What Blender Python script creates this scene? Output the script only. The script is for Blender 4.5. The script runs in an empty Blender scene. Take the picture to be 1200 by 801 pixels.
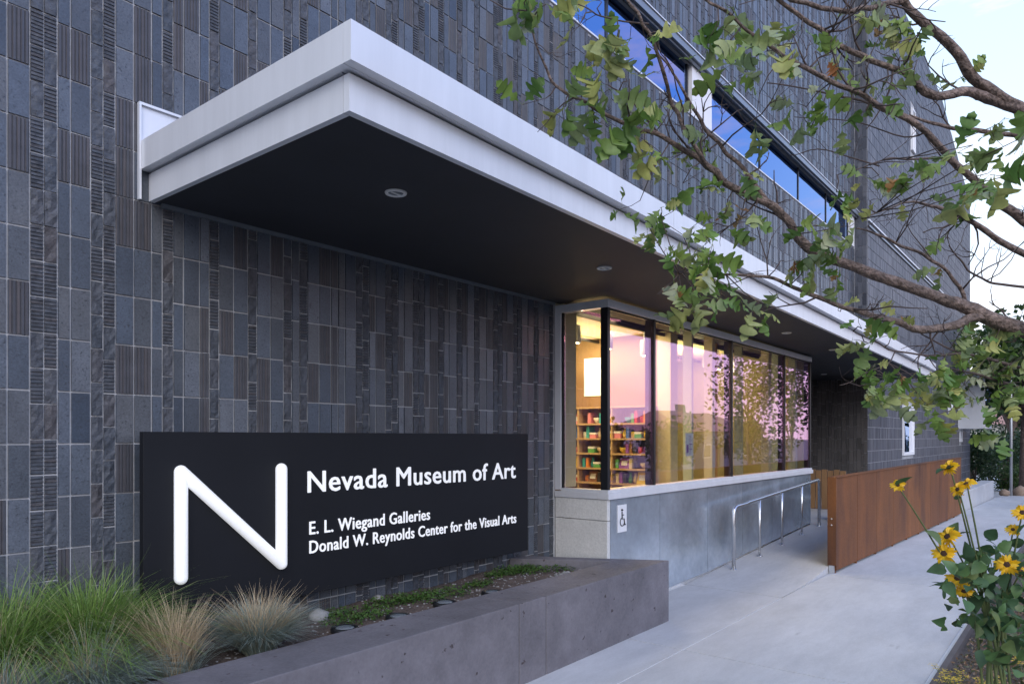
import bpy, math, random
from mathutils import Vector, Matrix
R = math.radians
S = bpy.context.scene
C = S.collection
random.seed(7)

# ------------------------------------------------------------ camera
YAW = R(38.95)
LK = Vector((math.cos(YAW), math.sin(YAW), 0)); RT = Vector((math.sin(YAW), -math.cos(YAW), 0))
FP = 835.0; HZ = 512.0; EYE = Vector((0, 0, 1.75))
cd = bpy.data.cameras.new('camera'); cam = bpy.data.objects.new('camera', cd); C.objects.link(cam)
cd.sensor_fit = 'HORIZONTAL'; cd.sensor_width = 36; cd.lens = 36 * FP / 1200
cd.shift_x = 0; cd.shift_y = (HZ - 400.5) / 1200
cd.clip_start = .05; cd.clip_end = 2000
cam.location = EYE; cam.rotation_euler = (R(90), 0, YAW - R(90))
S.camera = cam

# ------------------------------------------------------------ world: dusk sky
SUN_EL, SUN_AZ = R(32), R(-128)          # azimuth from +X
w = bpy.data.worlds.new('World'); S.world = w; w.use_nodes = True
nt = w.node_tree; nt.nodes.clear()
def N(nt, t, **kw):
    n = nt.nodes.new(t)
    for k, v in kw.items():
        if k in ('inp',):
            for a, b in v.items(): n.inputs[a].default_value = b
        else: setattr(n, k, v)
    return n
def L(nt, a, b): nt.links.new(a, b)
def ramp(nt, stops, fac=None, interp='LINEAR'):
    n = nt.nodes.new('ShaderNodeValToRGB'); cr = n.color_ramp; cr.interpolation = interp
    while len(cr.elements) < len(stops): cr.elements.new(.5)
    for e, (p, c) in zip(cr.elements, stops):
        e.position = p; e.color = (*c, 1) if not isinstance(c, (int, float)) else (c, c, c, 1)
    if fac is not None: nt.links.new(fac, n.inputs[0])
    return n
tc = N(nt, 'ShaderNodeTexCoord'); sep = N(nt, 'ShaderNodeSeparateXYZ'); L(nt, tc.outputs['Generated'], sep.inputs[0])
blue = ramp(nt, [(0, (.70, .72, .78)), (.10, (.74, .79, .90)), (.28, (.62, .76, .92)), (.46, (.52, .68, .90)), (1, (.27, .45, .78))], sep.outputs['Z'])
dusk = ramp(nt, [(0, (.94, .82, .80)), (.07, (.94, .79, .90)), (.14, (.82, .78, .95)), (.20, (.55, .74, 1.0)), (.42, (.20, .42, .95)), (1, (.21, .40, .84))], sep.outputs['Z'])
az = N(nt, 'ShaderNodeMapRange', inp={1: .0, 2: -.40, 3: 0., 4: 1.}); L(nt, sep.outputs['Y'], az.inputs[0])
mx = N(nt, 'ShaderNodeMix', data_type='RGBA'); L(nt, az.outputs[0], mx.inputs[0]); L(nt, blue.outputs[0], mx.inputs[6]); L(nt, dusk.outputs[0], mx.inputs[7])
mp = N(nt, 'ShaderNodeMapping', inp={3: (2.2, 2.2, 9)}); L(nt, tc.outputs['Generated'], mp.inputs[0])
no = N(nt, 'ShaderNodeTexNoise', inp={'Scale': 2.1, 'Detail': 7, 'Roughness': .6}); L(nt, mp.outputs[0], no.inputs['Vector'])
cl = ramp(nt, [(.50, 0), (.66, 1)], no.outputs['Fac'])
clc = N(nt, 'ShaderNodeMix', data_type='RGBA', inp={6: (.93, .92, .95, 1), 7: (1.0, .66, .78, 1)}); L(nt, az.outputs[0], clc.inputs[0])
mx2 = N(nt, 'ShaderNodeMix', data_type='RGBA'); L(nt, mx.outputs[2], mx2.inputs[6]); L(nt, clc.outputs[2], mx2.inputs[7])
cm = N(nt, 'ShaderNodeMath', operation='MULTIPLY', inp={1: .7}); L(nt, cl.outputs[0], cm.inputs[0]); L(nt, cm.outputs[0], mx2.inputs[0])
bg = N(nt, 'ShaderNodeBackground', inp={1: .72}); L(nt, mx2.outputs[2], bg.inputs[0])
sky = N(nt, 'ShaderNodeTexSky', sky_type='NISHITA', sun_disc=False, sun_elevation=SUN_EL, sun_rotation=R(90) - SUN_AZ)
bg2 = N(nt, 'ShaderNodeBackground', inp={1: .012}); L(nt, sky.outputs[0], bg2.inputs[0])
ad = N(nt, 'ShaderNodeAddShader'); L(nt, bg.outputs[0], ad.inputs[0]); L(nt, bg2.outputs[0], ad.inputs[1])
wo = N(nt, 'ShaderNodeOutputWorld'); L(nt, ad.outputs[0], wo.inputs[0])
sl = bpy.data.lights.new('sun', 'SUN'); sl.energy = .95; sl.angle = R(40); sl.color = (1, .93, .82)
so = bpy.data.objects.new('sun', sl); C.objects.link(so)
sd = Vector((math.cos(SUN_EL) * math.cos(SUN_AZ), math.cos(SUN_EL) * math.sin(SUN_AZ), math.sin(SUN_EL)))
so.rotation_euler = sd.to_track_quat('Z', 'Y').to_euler(); so.location = (0, -10, 20)
S.view_settings.view_transform = 'Standard'; S.view_settings.look = 'None'; S.view_settings.exposure = 1.1
S.render.engine = 'CYCLES'
S.cycles.max_bounces = 7; S.cycles.transparent_max_bounces = 12; S.cycles.caustics_reflective = False; S.cycles.caustics_refractive = False

# lamps the place has: warm shop ceiling light
for (lx, ly, sx, en) in [(7.9, 5.2, 1.6, 64), (11.3, 5.4, 2.2, 24), (7.2, 4.3, .8, 10)]:
    a = bpy.data.lights.new('shop_light', 'AREA'); a.shape = 'RECTANGLE'; a.size = sx; a.size_y = 1.2 if sx > 1 else .5; a.energy = en; a.color = (1, .74, .42)
    o = bpy.data.objects.new('shop_light', a); o.location = (lx, ly, 3.17); C.objects.link(o)

for (lx, ly, sx, en) in [(8.0, 5.6, .5, 20), (10.8, 5.2, .5, 28)]:   # added unseen fill lamps, facing up to brighten the shop ceiling
    a = bpy.data.lights.new('ceiling_fill_light', 'AREA'); a.shape = 'RECTANGLE'; a.size = sx * 3; a.size_y = .3; a.energy = en; a.color = (1, .82, .42)
    o = bpy.data.objects.new('ceiling_fill_light', a); o.location = (lx, ly, 2.6); o.rotation_euler = (R(180), 0, 0); C.objects.link(o)

# ------------------------------------------------------------ helpers
def at(px, py, Z):
    'world point at camera depth Z seen at photo pixel (px, py)'
    return EYE + LK * Z + RT * ((px - 600) / FP * Z) + Vector((0, 0, (HZ - py) / FP * Z))
def atz(px, py, z): return at(px, py, (EYE.z - z) * FP / (py - HZ))
def aty(px, py, Y):
    s = (px - 600) / FP; d = LK + RT * s; t = Y / d.y
    return at(px, py, t)
def proj(p):
    d = p - EYE; z = d.dot(LK)
    return 600 + FP * d.dot(RT) / z, HZ - FP * d.z / z, z
class MB:
    def __init__(s): s.v = []; s.f = []; s.m = []; s.sm = []
    def quad(s, *p, mi=0, smooth=False):
        b = len(s.v); s.v += [tuple(q) for q in p]; s.f.append(tuple(range(b, b + len(p)))); s.m.append(mi); s.sm.append(smooth)
    def box(s, a, b, mi=0):
        x0, y0, z0 = [min(i, j) for i, j in zip(a, b)]; x1, y1, z1 = [max(i, j) for i, j in zip(a, b)]
        s.hexa([(x0, y0, z0), (x1, y0, z0), (x1, y1, z0), (x0, y1, z0)], [(x0, y0, z1), (x1, y0, z1), (x1, y1, z1), (x0, y1, z1)], mi); return s
    def hexa(s, lo, hi, mi=0):
        b = len(s.v); n = len(lo); s.v += [tuple(q) for q in lo] + [tuple(q) for q in hi]
        fs = [tuple(b + i for i in reversed(range(n))), tuple(b + n + i for i in range(n))]
        fs += [(b + i, b + (i + 1) % n, b + n + (i + 1) % n, b + n + i) for i in range(n)]
        s.f += fs; s.m += [mi] * len(fs); s.sm += [False] * len(fs); return s
    def tube(s, pts, rad, n=8, mi=0, cap=True, jit=0):
        pts = [Vector(p) for p in pts]
        if not hasattr(rad, '__len__'): rad = [rad] * len(pts)
        b = len(s.v); up = Vector((0, 0, 1)); prev = None
        for i, p in enumerate(pts):
            d = (pts[min(i + 1, len(pts) - 1)] - pts[max(i - 1, 0)]).normalized()
            if prev is None:
                a = d.cross(up) if abs(d.z) < .9 else d.cross(Vector((1, 0, 0)))
            else: a = prev - d * prev.dot(d)
            a.normalize(); prev = a; c = d.cross(a)
            for k in range(n):
                r = rad[i] * (1 + random.uniform(-jit, jit)); t = 2 * math.pi * k / n
                s.v.append(tuple(p + a * r * math.cos(t) + c * r * math.sin(t)))
        for i in range(len(pts) - 1):
            for k in range(n):
                k2 = (k + 1) % n
                s.f.append((b + i * n + k, b + (i + 1) * n + k, b + (i + 1) * n + k2, b + i * n + k2)); s.m.append(mi); s.sm.append(True)
        if cap:
            s.f += [tuple(b + k for k in range(n)), tuple(b + (len(pts) - 1) * n + k for k in reversed(range(n)))]; s.m += [mi] * 2; s.sm += [False] * 2
        return s
    def lathe(s, c, prof, n=16, mi=0, smooth=True):
        b = len(s.v); c = Vector(c)
        for r, z in prof:
            for k in range(n):
                t = 2 * math.pi * k / n; s.v.append((c.x + r * math.cos(t), c.y + r * math.sin(t), c.z + z))
        for i in range(len(prof) - 1):
            for k in range(n):
                k2 = (k + 1) % n
                s.f.append((b + i * n + k, b + i * n + k2, b + (i + 1) * n + k2, b + (i + 1) * n + k)); s.m.append(mi); s.sm.append(smooth)
        s.f += [tuple(b + k for k in reversed(range(n))), tuple(b + (len(prof) - 1) * n + k for k in range(n))]; s.m += [mi] * 2; s.sm += [False] * 2
        return s
    def add(s, mesh, M):
        vs, fs, ms = mesh; b = len(s.v)
        s.v += [tuple(M @ Vector(q)) for q in vs]; s.f += [tuple(b + i for i in f) for f in fs]; s.m += ms if ms else [0] * len(fs); s.sm += [True] * len(fs)
    def mesh(s, name, mats):
        me = bpy.data.meshes.new(name); me.from_pydata(s.v, [], s.f)
        for m in (mats if isinstance(mats, (list, tuple)) else [mats]): me.materials.append(m)
        me.polygons.foreach_set('material_index', s.m); me.polygons.foreach_set('use_smooth', s.sm); me.update(); return me
    def obj(s, name, mats, parent=None, bevel=0):
        o = link(name, s.mesh(name, mats), parent)
        if bevel:
            b = o.modifiers.new('bevel', 'BEVEL'); b.width = bevel; b.segments = 2; b.limit_method = 'ANGLE'
        return o
def link(name, me, parent=None):
    o = bpy.data.objects.new(name, me); C.objects.link(o)
    if parent: o.parent = parent; o.matrix_parent_inverse = Matrix.Translation(-parent_loc(parent))
    return o
def parent_loc(p):
    v = Vector(p.location)
    while p.parent: p = p.parent; v = v  # parents keep world-space children through the inverse
    return v
def empty(name, loc): o = bpy.data.objects.new(name, None); C.objects.link(o); o.location = loc; o.empty_display_size = .2; return o
def tag(o, label=None, cat=None, group=None, kind=None):
    if label: o['label'] = label
    if cat: o['category'] = cat
    if group: o['group'] = group
    if kind: o['kind'] = kind
    return o
def thing(name, label, cat, loc=(0, 0, 0), group=None): return tag(empty(name, loc), label, cat, group)

# ------------------------------------------------------------ materials
def mat(name, col, rough=.6, metal=0, noise=None, bump=0, bscale=60, rand=0, emit=None, spots=None, spec=.5, stretch=(1, 1, 1), streak=None, coat=0, sheen=0):
    m = bpy.data.materials.new(name); m.use_nodes = True; nt = m.node_tree; p = nt.nodes['Principled BSDF']
    p.inputs['Roughness'].default_value = rough; p.inputs['Metallic'].default_value = metal
    p.inputs['Specular IOR Level'].default_value = spec
    tc = N(nt, 'ShaderNodeTexCoord'); g = N(nt, 'ShaderNodeNewGeometry')
    co = g.outputs['Position']
    if stretch != (1, 1, 1):
        mp = N(nt, 'ShaderNodeMapping', inp={3: stretch}); L(nt, co, mp.inputs[0]); co = mp.outputs[0]
    c = None
    if isinstance(col, list):
        oi = N(nt, 'ShaderNodeObjectInfo'); a = N(nt, 'ShaderNodeMath', operation='ADD'); L(nt, oi.outputs['Random'], a.inputs[0]); L(nt, g.outputs['Random Per Island'], a.inputs[1])
        fr = N(nt, 'ShaderNodeMath', operation='FRACT'); L(nt, a.outputs[0], fr.inputs[0])
        rm = ramp(nt, [(i / (len(col) - 1), k) for i, k in enumerate(col)], fr.outputs[0]); c = rm.outputs[0]
    else:
        rg = N(nt, 'ShaderNodeRGB'); rg.outputs[0].default_value = (*col, 1); c = rg.outputs[0]
    if noise:
        for (sc, lo, hi) in (noise if isinstance(noise, list) else [noise]):
            n = N(nt, 'ShaderNodeTexNoise', inp={'Scale': sc, 'Detail': 8, 'Roughness': .62}); L(nt, co, n.inputs['Vector'])
            mr = N(nt, 'ShaderNodeMapRange', inp={1: .3, 2: .7, 3: lo, 4: hi}); L(nt, n.outputs['Fac'], mr.inputs[0])
            mu = N(nt, 'ShaderNodeVectorMath', operation='SCALE'); L(nt, c, mu.inputs[0]); L(nt, mr.outputs[0], mu.inputs['Scale']); c = mu.outputs[0]
    if spots:
        sc, lo, hi, colr = spots
        n = N(nt, 'ShaderNodeTexNoise', inp={'Scale': sc, 'Detail': 3}); L(nt, co, n.inputs['Vector'])
        mr = N(nt, 'ShaderNodeMapRange', inp={1: lo, 2: hi, 3: 0, 4: 1}); L(nt, n.outputs['Fac'], mr.inputs[0])
        mi = N(nt, 'ShaderNodeMix', data_type='RGBA', inp={7: (*colr, 1)}); L(nt, mr.outputs[0], mi.inputs[0]); L(nt, c, mi.inputs[6]); c = mi.outputs[2]
    L(nt, c, p.inputs['Base Color'])
    if bump:
        n = N(nt, 'ShaderNodeTexNoise', inp={'Scale': bscale, 'Detail': 6}); L(nt, co, n.inputs['Vector'])
        b = N(nt, 'ShaderNodeBump', inp={'Strength': 1., 'Distance': bump}); L(nt, n.outputs['Fac'], b.inputs['Height']); L(nt, b.outputs[0], p.inputs['Normal'])
        mr = N(nt, 'ShaderNodeMapRange', inp={1: .3, 2: .7, 3: rough * .8, 4: min(1, rough * 1.2)}); L(nt, n.outputs['Fac'], mr.inputs[0]); L(nt, mr.outputs[0], p.inputs['Roughness'])
    if emit: p.inputs['Emission Color'].default_value = (*emit[:3], 1); p.inputs['Emission Strength'].default_value = emit[3]
    return m
def glassmat(name, tint, ior, gl=(1, 1, 1)):
    m = bpy.data.materials.new(name); m.use_nodes = True; nt = m.node_tree; nt.nodes.clear()
    lw = N(nt, 'ShaderNodeLayerWeight', inp={0: .5}); pw = N(nt, 'ShaderNodeMath', operation='POWER', inp={1: 4.}); L(nt, lw.outputs['Facing'], pw.inputs[0])
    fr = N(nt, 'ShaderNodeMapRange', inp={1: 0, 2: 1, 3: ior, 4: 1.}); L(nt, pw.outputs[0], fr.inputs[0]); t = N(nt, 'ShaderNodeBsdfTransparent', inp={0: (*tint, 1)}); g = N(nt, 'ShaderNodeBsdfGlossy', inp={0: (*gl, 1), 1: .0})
    g2 = N(nt, 'ShaderNodeNewGeometry'); nz = N(nt, 'ShaderNodeTexNoise', inp={'Scale': 1.1, 'Detail': 1}); L(nt, g2.outputs['Position'], nz.inputs['Vector']); bu = N(nt, 'ShaderNodeBump', inp={'Strength': 1., 'Distance': .0022}); L(nt, nz.outputs['Fac'], bu.inputs['Height']); L(nt, bu.outputs[0], g.inputs['Normal'])
    mx = N(nt, 'ShaderNodeMixShader'); L(nt, fr.outputs[0], mx.inputs[0]); L(nt, t.outputs[0], mx.inputs[1]); L(nt, g.outputs[0], mx.inputs[2])
    o = N(nt, 'ShaderNodeOutputMaterial'); L(nt, mx.outputs[0], o.inputs[0]); return m
B = [(.052, .066, .090), (.082, .098, .124), (.064, .082, .113), (.116, .130, .156), (.056, .067, .084), (.094, .101, .114), (.036, .050, .074)]
M = dict(
 brick=mat('glazed_brick', B, .36, 0, [(9, .85, 1.15), (90, .7, 1.3)], .0016, 110, spots=(70, .60, .72, (.03, .034, .045))),
 brick_rib=mat('ribbed_brick', [(.048, .053, .066), (.066, .064, .072), (.056, .06, .074), (.078, .070, .073), (.043, .050, .067)], .5, 0, [(12, .8, 1.15)], .001, 120),
 brick_rough=mat('split_brick', [(.048, .058, .075), (.070, .075, .089), (.055, .065, .083), (.068, .063, .068)], .6, 0, [(20, .65, 1.3)], .010, 34, spots=(45, .6, .7, (.03, .032, .04))),
 mortar=mat('mortar', (.43, .44, .46), .9, 0, [(6, .75, 1.1), (80, .85, 1.1)], .002, 90),
 brick_far=mat('far_brick', [(.035, .04, .055), (.095, .102, .125), (.06, .067, .085), (.135, .14, .16), (.05, .056, .075)], .55, 0, [(3, .85, 1.12)]),
 alu=mat('brushed_aluminium', (.74, .755, .79), .42, .25, [(1.2, .93, 1.04), (4, .97, 1.02)], stretch=(5, 5, .5)),
 alu_dark=mat('grey_metal', (.23, .26, .30), .4, .5, [(3, .9, 1.05)]),
 soffit=mat('dark_soffit_paint', (.019, .021, .027), .65, 0, [(1.5, .85, 1.2)]),
 white=mat('white_panel', (.78, .79, .82), .5, 0, [(2, .96, 1.02)]),
 black=mat('black_mullion', (.012, .013, .016), .35),
 rubber=mat('black_gasket', (.01, .01, .012), .7),
 zinc=mat('zinc_panel', [(.48, .55, .62), (.53, .59, .66), (.45, .52, .59), (.50, .56, .635)], .22, .62, [(1.1, .76, 1.2), (3.5, .88, 1.12), (14, .95, 1.05)], .0004, 5),
 stucco=mat('light_limestone', (.66, .66, .64), .8, 0, [(3, .93, 1.05), (45, .86, 1.1), (120, .9, 1.08)], .0015, 90),
 concrete=mat('planter_concrete', (.150, .142, .158), .75, 0, [(1.3, .72, 1.25), (6, .85, 1.12), (50, .9, 1.08)], .0012, 60, spots=(15, .69, .72, (.045, .033, .036))),
 walk=mat('sidewalk_concrete', (.485, .49, .505), .8, 0, [(.5, .86, 1.10), (2.6, .90, 1.08), (14, .96, 1.04), (60, .93, 1.06)], .0012, 120, stretch=(.55, 1.6, 1), spots=(3.2, .72, .80, (.30, .30, .31))),
 joint=mat('sidewalk_joint', (.70, .70, .70), .9),
 gutter=mat('dark_seam', (.05, .052, .058), .9),
 signp=mat('black_sign_panel', (.008, .009, .012), .6, 0, [(2, .9, 1.15)], spec=.25),
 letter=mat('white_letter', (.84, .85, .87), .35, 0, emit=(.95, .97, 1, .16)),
 corten=mat('weathered_steel', [(.175, .062, .014), (.20, .072, .016), (.14, .046, .010)], .75, 0, [(1.2, .72, 1.25), (6, .85, 1.15), (45, .85, 1.15)], .001, 100, stretch=(1, 1, .35), spots=(1.6, .52, .72, (.06, .022, .010))),
 steel=mat('stainless_steel', (.62, .63, .65), .25, .9),
 soil=mat('planter_soil', (.095, .07, .06), .95, 0, [(8, .6, 1.3), (60, .6, 1.5)], .01, 50),
 soil2=mat('bed_mulch', (.075, .06, .05), .95, 0, [(10, .5, 1.5), (70, .5, 1.6)], .01, 60),
 stone=mat('grey_stone', (.26, .26, .26), .85, 0, [(12, .7, 1.2)], .004, 30),
 bark=mat('oak_bark', (.17, .125, .105), .92, 0, [(9, .6, 1.35), (45, .35, 1.6)], .03, 42, stretch=(.55, 1, 1)),
 twig=mat('twig_bark', (.085, .062, .056), .9, 0, [(60, .7, 1.3)]),
 asphalt=mat('asphalt', (.05, .05, .053), .9, 0, [(1, .85, 1.1), (120, .7, 1.3)], .003, 150),
 ground=mat('far_ground', (.16, .15, .13), .95, 0, [(.3, .7, 1.2)]),
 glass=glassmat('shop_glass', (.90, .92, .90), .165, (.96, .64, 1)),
 glass2=glassmat('blue_window_glass', (.10, .14, .22), .42, (.45, .62, 1)),
 dark=mat('dark_window_void', (.02, .025, .035), .5),
 ywall=mat('olive_yellow_plaster', (.46, .42, .20), .7, 0, [(1.5, .93, 1.05)]),
 cream=mat('cream_plaster', (.62, .55, .36), .7),
 tan=mat('tan_plaster', (.27, .165, .085), .7),
 ceil=mat('cream_ceiling', (.62, .55, .30), .8),
 floor=mat('shop_floor', (.35, .28, .2), .5, 0, [(5, .85, 1.1)]),
 greenfin=mat('pale_green_blind', (.42, .47, .36), .8),
 gold=mat('golden_fin', (.55, .30, .06), .5),
 lampw=mat('white_track_light', (.62, .62, .60), .5),
 bulb=mat('warm_bulb', (1, .9, .7), .5, emit=(1, .85, .55, 14)),
 lens=mat('clear_lens', (.16, .18, .2), .15, 0, spec=.9),
 litpanel=mat('backlit_panel', (.9, .9, .85), .5, emit=(1, .93, .78, .42)),
 shelf=mat('shelf_wood', (.45, .30, .16), .55, 0, [(10, .85, 1.1)]),
 paper=mat('white_paper', (.8, .8, .82), .8),
 wood=mat('cedar_wood', (.30, .17, .08), .7, 0, [(4, .7, 1.2), (40, .85, 1.1)], stretch=(1, 1, .15)),
 roofp=mat('pink_shingle_roof', (.42, .25, .23), .9, 0, [(2, .85, 1.1)]),
 roofg=mat('grey_shingle_roof', (.14, .13, .14), .9, 0, [(2, .85, 1.1)]),
 housew=mat('cream_siding', (.55, .52, .46), .8),
 houseg=mat('grey_siding', (.33, .34, .36), .8),
 galv=mat('galvanised_pole', (.5, .52, .54), .4, .6),
)
OAK = [(.09, .18, .035), (.15, .26, .05), (.22, .31, .07), (.11, .21, .045), (.31, .36, .15), (.38, .38, .10), (.19, .27, .10), (.38, .41, .26)]
def leafmat(name, cols, tr=.35, rough=.5, sc=25):
    m = mat(name, cols, rough, 0, [(sc, .8, 1.2)])
    nt = m.node_tree; p = nt.nodes['Principled BSDF']; out = nt.nodes['Material Output']
    t = N(nt, 'ShaderNodeBsdfTranslucent'); src = p.inputs['Base Color'].links[0].from_socket; L(nt, src, t.inputs[0])
    mx = N(nt, 'ShaderNodeMixShader', inp={0: tr}); L(nt, p.outputs[0], mx.inputs[1]); L(nt, t.outputs[0], mx.inputs[2]); L(nt, mx.outputs[0], out.inputs[0]); return m
M['oak'] = leafmat('oak_leaf', OAK)
M['oakbrown'] = leafmat('dry_oak_leaf', [(.34, .12, .04), (.30, .20, .06), (.26, .13, .07)])
M['farleaf'] = leafmat('far_leaf', [(.04, .085, .022), (.06, .12, .03), (.035, .07, .025), (.085, .14, .035)])
M['darkleaf'] = leafmat('dark_street_leaf', [(.03, .055, .03), (.045, .07, .035), (.025, .045, .03)])
M['hedge'] = leafmat('evergreen_leaf', [(.018, .045, .018), (.03, .065, .022), (.022, .05, .026), (.045, .085, .02)])
M['green_grass'] = leafmat('green_grass_blade', [(.15, .27, .05), (.22, .35, .08), (.12, .22, .05), (.36, .42, .17)], .3)
M['blue_grass'] = leafmat('blue_grass_blade', [(.26, .34, .31), (.34, .41, .36), (.22, .29, .26), (.42, .42, .32)], .3)
M['tan_grass'] = leafmat('dry_grass_blade', [(.58, .46, .30), (.46, .35, .22), (.66, .54, .36), (.38, .30, .21)], .3)
M['cover'] = leafmat('groundcover_leaf', [(.04, .10, .02), (.07, .15, .03), (.10, .15, .04)], .3)
M['sunleaf'] = leafmat('sunflower_leaf', [(.045, .10, .045), (.07, .15, .055), (.10, .19, .06), (.04, .085, .045), (.14, .19, .06)], .3)
M['sunstem'] = mat('sunflower_stem', (.10, .13, .045), .7)
M['petal'] = leafmat('yellow_petal', [(.80, .48, .01), (.85, .55, .02), (.78, .42, .01)], .3)
M['disc'] = mat('brown_flower_disc', (.05, .022, .012), .9, 0, None, .004, 300)
M['dryflower'] = leafmat('dry_flower', [(.20, .13, .08), (.28, .18, .12), (.13, .11, .07), (.06, .09, .03)], .2)
M['yarrow'] = leafmat('yarrow_flower', [(.7, .5, .03), (.6, .45, .05)], .2)

# ------------------------------------------------------------ ground
gz = lambda x: -.02 * max(0, x - 9.8)
st = MB(); st.quad((-300, -400, -1.2), (900, -400, -1.2), (900, 400, -1.2), (-300, 400, -1.2)); tag(st.obj('ground', M['ground']), kind='structure')
rd = MB(); xs = [-40, 0, 9.8, 40, 60]
for a, b in zip(xs, xs[1:]): rd.quad((a, -12, gz(a) - .16), (b, -12, gz(b) - .16), (b, -2.9, gz(b) - .16), (a, -2.9, gz(a) - .16))
tag(rd.obj('road', M['asphalt']), kind='structure')
k = MB()
for a, b in zip(xs, xs[1:]): k.hexa([(a, -2.9, gz(a) - .4), (b, -2.9, gz(b) - .4), (b, -2.72, gz(b) - .4), (a, -2.72, gz(a) - .4)], [(a, -2.9, gz(a)), (b, -2.9, gz(b)), (b, -2.72, gz(b)), (a, -2.72, gz(a))])
tag(k.obj('road_kerb', M['walk'], bevel=.01), kind='structure')
far = MB(); far.quad((-40, -40, -.17), (9.8, -40, -.17), (9.8, -12, -.17), (-40, -12, -.17)); far.quad((9.8, -40, -.17), (60, -40, -1.15), (60, -12, -1.15), (9.8, -12, -.17))
tag(far.obj('far_verge', M['ground']), kind='structure')
# sidewalk base sheet (shows in the joints) and slabs
base = MB()
for a, b in zip(xs, xs[1:]):
    base.quad((a, .86, gz(a) - .006), (b, .86, gz(b) - .006), (b, 2.6, gz(b) - .006), (a, 2.6, gz(a) - .006))
base.quad((-40, 2.6, -.006), (7.9, 2.6, -.006), (7.9, 4.3, -.006), (-40, 4.3, -.006))
swb = tag(base.obj('sidewalk', M['joint']), kind='structure')
def rampz(x): return .05 * min(max(0, x - 7.9), 5.0)
def rz(x, y):
    f = min(1, max(0, (x - 8.6) / 1.2)); return rampz(x) * (f + (1 - f) * min(1, max(0, (y - 2.6) / 1.14)))
def slab(x0, x1, y0, y1, zf, nx=1, ny=1, skew=0):
    m = MB(); g = .007
    X = [x0 + g + (x1 - x0 - 2 * g) * i / nx for i in range(nx + 1)]; Y = [y0 + g + (y1 - y0 - 2 * g) * j / ny for j in range(ny + 1)]
    for j in range(ny + 1):
        for i in range(nx + 1): m.v.append((X[i], Y[j], zf(X[i], Y[j])))
    W = nx + 1
    for j in range(ny):
        for i in range(nx): m.f.append((j * W + i, j * W + i + 1, (j + 1) * W + i + 1, (j + 1) * W + i)); m.m.append(0); m.sm.append(False)
    # side skirts
    rim = [j for j in range(W)] + [j * W + nx for j in range(1, ny + 1)] + [ny * W + i for i in range(nx - 1, -1, -1)] + [j * W for j in range(ny - 1, 0, -1)]
    b = len(m.v); m.v += [(m.v[i][0], m.v[i][1], m.v[i][2] - .1) for i in rim]
    for q in range(len(rim)):
        q2 = (q + 1) % len(rim); m.f.append((rim[q], b + q, b + q2, rim[q2])); m.m.append(0); m.sm.append(False)
    return m
ax = [-5, 1.2, 5.45, 9.6, 13.8, 18.0, 22.2, 26.4, 30.6, 35, 40, 46, 60]
for a, b in zip(ax, ax[1:]): slab(a, b, .9, 2.6, lambda x, y: gz(x), 4, 1).obj('slab', M['walk'], swb)
for a, b in zip([-5, 1.2, 5.45], [1.2, 5.45, 7.9]): slab(a, b, 2.6, 3.72, lambda x, y: 0, 2, 1).obj('slab', M['walk'], swb)
rp = tag(slab(7.9, 12.9, 2.6, 3.74, rz, 14, 4).obj('ramp', M['walk']), kind='structure')
tag(slab(12.9, 22, 2.62, 5.58, lambda x, y: .25 - .0 * x, 2, 2).obj('entrance_landing', M['walk']), kind='structure')
fp = MB(); fp.quad((21, 2.6, -.30), (60, 2.6, -1.0), (60, 16, -1.0), (21, 16, -.30)); tag(fp.obj('far_pavement', M['walk']), kind='structure')
# right-hand bed
bd = MB()
for a, b in zip(xs, xs[1:]): bd.quad((a, -2.72, gz(a) - .03), (b, -2.72, gz(b) - .03), (b, .82, gz(b) - .03), (a, .82, gz(a) - .03))
tag(bd.obj('planting_bed', M['soil2']), kind='structure')
ed = MB()
for a, b in zip(xs, xs[1:]): ed.hexa([(a, .82, gz(a) - .1), (b, .82, gz(b) - .1), (b, .86, gz(b) - .1), (a, .86, gz(a) - .1)], [(a, .82, gz(a) + .035), (b, .82, gz(b) + .035), (b, .86, gz(b) + .035), (a, .86, gz(a) + .035)])
tag(ed.obj('bed_edging', mat('dark_edging', (.09, .08, .08), .8, 0, [(4, .8, 1.2)])), kind='structure')

# ------------------------------------------------------------ museum building
WY = 4.378
mus = thing('museum_building', 'museum with dark glazed brick facade, strip windows and glazed shop bay', 'building', (10, WY, 0))
ZT = 14.0
mw = MB()
WX0, WX1, WZ0, WZ1 = 4.0, 18.5, 6.33, 7.03
my = WY + .0085
DEPTH = .3
def wallbox(x0, x1, z0, z1, y=my, d=DEPTH): mw.box((x0, y, z0), (x1, y + d, z1))
wallbox(-2.5, 6.16, -.3, WZ0); wallbox(6.16, 12.84, 3.2, WZ0); wallbox(12.84, 18.6, 3.2, WZ0)
wallbox(-2.5, WX0, WZ0, WZ1); wallbox(WX1, 18.6, WZ0, WZ1); wallbox(-2.5, 18.6, WZ1, ZT)
fac = mw.obj('facade_wall', M['mortar'], mus)

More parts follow.
